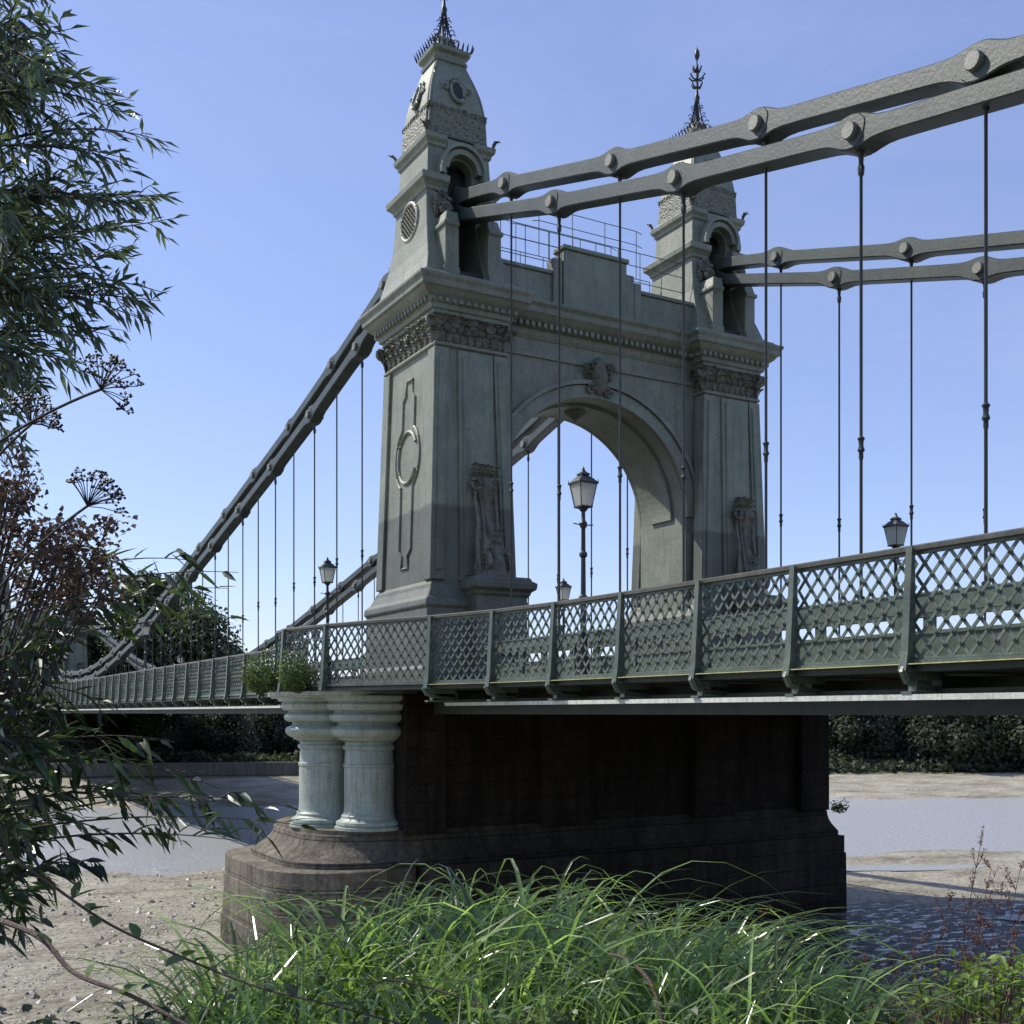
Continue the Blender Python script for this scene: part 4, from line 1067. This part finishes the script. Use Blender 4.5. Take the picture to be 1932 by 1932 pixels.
def sedge():
    mb=MB()
    tufts=[]
    for i in range(105):
        d=U(3.9,6.2); q=U(-.285,.275); tufts.append((q*d,d))
    for i in range(2900):
        r,d=random.choice(tufts); r+=random.gauss(0,.06); d+=random.gauss(0,.06)
        p=bank(r,d,0); z=gz(p.x,p.y)-.05
        t=(r/d+.02)
        top=-.163-.085*(abs(t)/.3)**2.2+.035*noise.noise(Vector((r*2.4,d,0)))
        want=top*d
        h=(want-z)*U(.5,1.04)
        h=max(.3,min(h,1.7))
        az=U(0,6.28) if R()<.6 else U(-1.1,.5)
        blade(mb,Vector((p.x,p.y,z)),h,U(.25,.95)*h,U(.014,.036),az,U(.7,1.5))
    for i in range(420):
        d=U(3.2,4.2); r=U(-.30,.3)*d; p=bank(r,d,0); z=gz(p.x,p.y)
        h=max(.3,(-.235*d-z)*U(.7,1.1)); blade(mb,Vector((p.x,p.y,z)),h,U(.2,.8)*h,U(.012,.024),U(0,6.28),1.2)
    obj('grass',mb,M_grass,kind='stuff',label='clump of long arching green sedge blades',category='grass')
    mb=MB()
    for i in range(900):
        d=U(5,9); r=U(.18,.5)*d; p=bank(r,d,0); z=gz(p.x,p.y)
        want=-(.215+.03*R())*d; h=max(.25,min(1.6,(want-z)*U(.5,1.1)))
        blade(mb,Vector((p.x,p.y,z)),h*.9,U(.05,.3)*h,U(.004,.008),U(0,6.28),.4)
    obj('grass',mb,M_strand,kind='stuff',label='thin dry reddish grass stalks on the bank',category='grass')
sedge()
def dock(px,py,d,label):
    top=Pp(px,py,d); foot=Vector((top.x-.15,top.y+.05,gz(top.x,top.y)))
    root=empty('dock_plant',tuple(foot),label=label,category='plant',group='rust red seeding dock plants')
    inv=-Vector(root.location); T=MB();S=MB()
    P=curve3(foot,top,Vector((-.12,0,0)),14); T.tube(P,[.005-.00025*i for i in range(15)],4)
    for i in range(3,15):
        for q in range(2):
            p=P[i]; a=U(0,6.28); L=U(.1,.3)*(1.2-i/16)
            e=p+Vector((math.cos(a)*L*.7,math.sin(a)*L*.7,L))
            T.tube([p,(p+e)/2+Vector((0,0,-.01)),e],[.0025,.0015,.001],3)
            for k in range(14):
                c=p+(e-p)*U(.2,1)+Vector((U(-1,1),U(-1,1),U(-1,1)))*.007
                S.leaf(c,Vector((U(-1,1),U(-1,1),U(-1,1))),Vector((U(-1,1),U(-1,1),1)),U(.009,.016),U(.007,.012))
    o=obj('stem',T,M_redstem,root); o.location=inv; o=obj('seed_head',S,M_red,root); o.location=inv
for a in ((1850,1595,5.2),(1790,1700,5.0),(1890,1690,5.3),(1740,1780,4.9),(1925,1640,5.2),(1850,1750,4.8),(1700,1820,5.1),(1915,1770,5.0),(1440,1730,6.2),(1480,1765,6.0),(1640,1820,5.4),(1870,1640,5.6)):
    dock(*a,'rust red dock stalk covered in dry seeds')
def bramble(cx,cy,d0,spx,spy,n,label,mat,L=.06,W=.04):
    c=Pp(cx,cy,d0); root=empty('bramble',(c.x,c.y,gz(c.x,c.y)),label=label,category='bush')
    inv=-Vector(root.location); C=MB();T=MB(); foot=Vector(root.location)
    for i in range(n//12):
        e=Pp(cx+U(-spx,spx),cy+U(-spy,spy)+0,d0+U(-.4,.4)); T.tube(curve3(foot,e,Vector((U(-.1,.1),0,.15)),8),.003,4)
        for k in range(12):
            p=e+Vector((U(-1,1),U(-1,1),U(-1,.6)))*.08
            C.leaf6(p,Vector((U(-1,1),U(-1,1),U(-.5,.4))),Vector((U(-.5,.5),U(-.5,.5),1)),L*U(.5,1.3),W*U(.6,1.2))
    o=obj('stem',T,M_redstem,root); o.location=inv; o=obj('foliage',C,mat,root); o.location=inv
bramble(1840,1870,4.3,110,65,600,'bright yellow green leafy bramble in the sun',M_bright,.045,.028)
bramble(1600,1915,4.4,90,50,280,'green leafy undergrowth beneath the sedge',M_ivy,.045,.028)
bramble(160,1940,3.6,260,55,360,'dark leafy undergrowth on the bank',M_darkleaf,.055,.032)
bramble(980,1940,3.5,300,25,240,'low leafy undergrowth at the foot of the sedge',M_ivy,.06,.038)
def stem(pts,r,label,leaves=9):
    P=[Pp(*p) for p in pts]; Q=[]
    for i in range(len(P)-1):
        a=P[max(i-1,0)];b=P[i];c=P[i+1];e=P[min(i+2,len(P)-1)]
        for k in range(8):
            t=k/8; Q.append(.5*((2*b)+(c-a)*t+(2*a-5*b+4*c-e)*t*t+(3*b-a-3*c+e)*t**3))
    Q.append(P[-1]); root=empty('bramble_branch',tuple(P[0]),label=label,category='plant')
    inv=-Vector(root.location)
    T=MB(); T.tube(Q,[r*(1-.5*i/len(Q)) for i in range(len(Q))],7); o=obj('stem',T,M_redstem,root,True); o.location=inv
    C=MB()
    for k in range(leaves):
        p=random.choice(Q); C.leaf6(p,Vector((U(-1,1),U(-1,1),U(-.2,.8))),Vector((U(-.4,.4),U(-.4,.4),1)),U(.05,.1),U(.025,.045))
    o=obj('leaves',C,M_ivy,root); o.location=inv
stem([(-120,1700,3.2),(60,1760,3.0),(140,1835,2.9),(250,1880,2.8),(380,1950,2.7)],.0085,'thick reddish brown bramble stem arching over the bank')
stem([(-60,1560,3.3),(70,1650,3.2),(200,1740,3.2),(330,1800,3.2),(480,1860,3.1),(640,1900,3.0),(800,1945,3.0)],.005,'long reddish brown bramble stem among dark leaves',22)
stem([(1260,1990,3.2),(1235,1870,3.3),(1190,1815,3.4),(1150,1800,3.5)],.008,'curved reddish brown bramble stem among the sedge')
stem([(640,2000,3.2),(690,1880,3.3),(740,1850,3.3),(860,1880,3.2),(1010,1940,3.1)],.004,'thin bramble stem with broad leaves')
# ------------------------------------------------------------ LIGHT: high sun beyond the bridge, over the far end
S=Vector((-.60,.80,0)).normalized(); el=math.radians(47)
S=Vector((S.x*math.cos(el),S.y*math.cos(el),math.sin(el)))
sl=bpy.data.lights.new('sun','SUN'); sl.energy=5.0; sl.angle=math.radians(.5); sl.color=(1,.95,.85)
so=bpy.data.objects.new('sun',sl); COL.objects.link(so); so.rotation_euler=S.to_track_quat('Z','Y').to_euler(); so.location=(-30,20,60)
w=bpy.data.worlds.new('World'); scene.world=w; w.use_nodes=True; N=w.node_tree.nodes; L=w.node_tree.links
bg=N['Background']; sk=N.new('ShaderNodeTexSky'); sk.sky_type='NISHITA'; sk.sun_disc=False; sk.sun_elevation=el; sk.sun_rotation=math.atan2(S.x,S.y)
sk.air_density=1.0; sk.dust_density=.35; sk.ozone_density=2.0
tc=N.new('ShaderNodeTexCoord'); mp=N.new('ShaderNodeMapping'); mp.inputs['Scale'].default_value=(1.0,1.6,4.2); mp.inputs['Rotation'].default_value=(.6,.35,.4); L.new(tc.outputs['Generated'],mp.inputs['Vector'])
nn=N.new('ShaderNodeTexNoise'); nn.inputs['Scale'].default_value=1.8; nn.inputs['Detail'].default_value=8; nn.inputs['Roughness'].default_value=.62; nn.inputs['Distortion'].default_value=.6; L.new(mp.outputs[0],nn.inputs['Vector'])
cr=ramp(N,[(.42,(0,0,0)),(.80,(.35,.35,.35))]); L.new(nn.outputs['Fac'],cr.inputs[0])
tint=mixc(N,L,sk.outputs[0],(.90,.88,.96),1.0,'MULTIPLY')
haze=mixc(N,L,tint,(.85,1.0,2.0),1.0,'ADD')
out=mixc(N,L,haze,(4.0,4.4,6.3),cr.outputs[0])
L.new(out,bg.inputs['Color']); bg.inputs['Strength'].default_value=.135
scene.view_settings.view_transform='Standard'; scene.view_settings.look='None'; scene.view_settings.exposure=0
cam=bpy.data.cameras.new('camera'); co=bpy.data.objects.new('camera',cam); COL.objects.link(co); scene.camera=co
co.location=CAMP; co.rotation_euler=(math.pi/2,0,-math.atan2(.495,.869)); cam.sensor_width=36; cam.lens=36*2100/1932; cam.shift_y=(1345-966)/1932; cam.clip_end=9000; cam.clip_start=.05
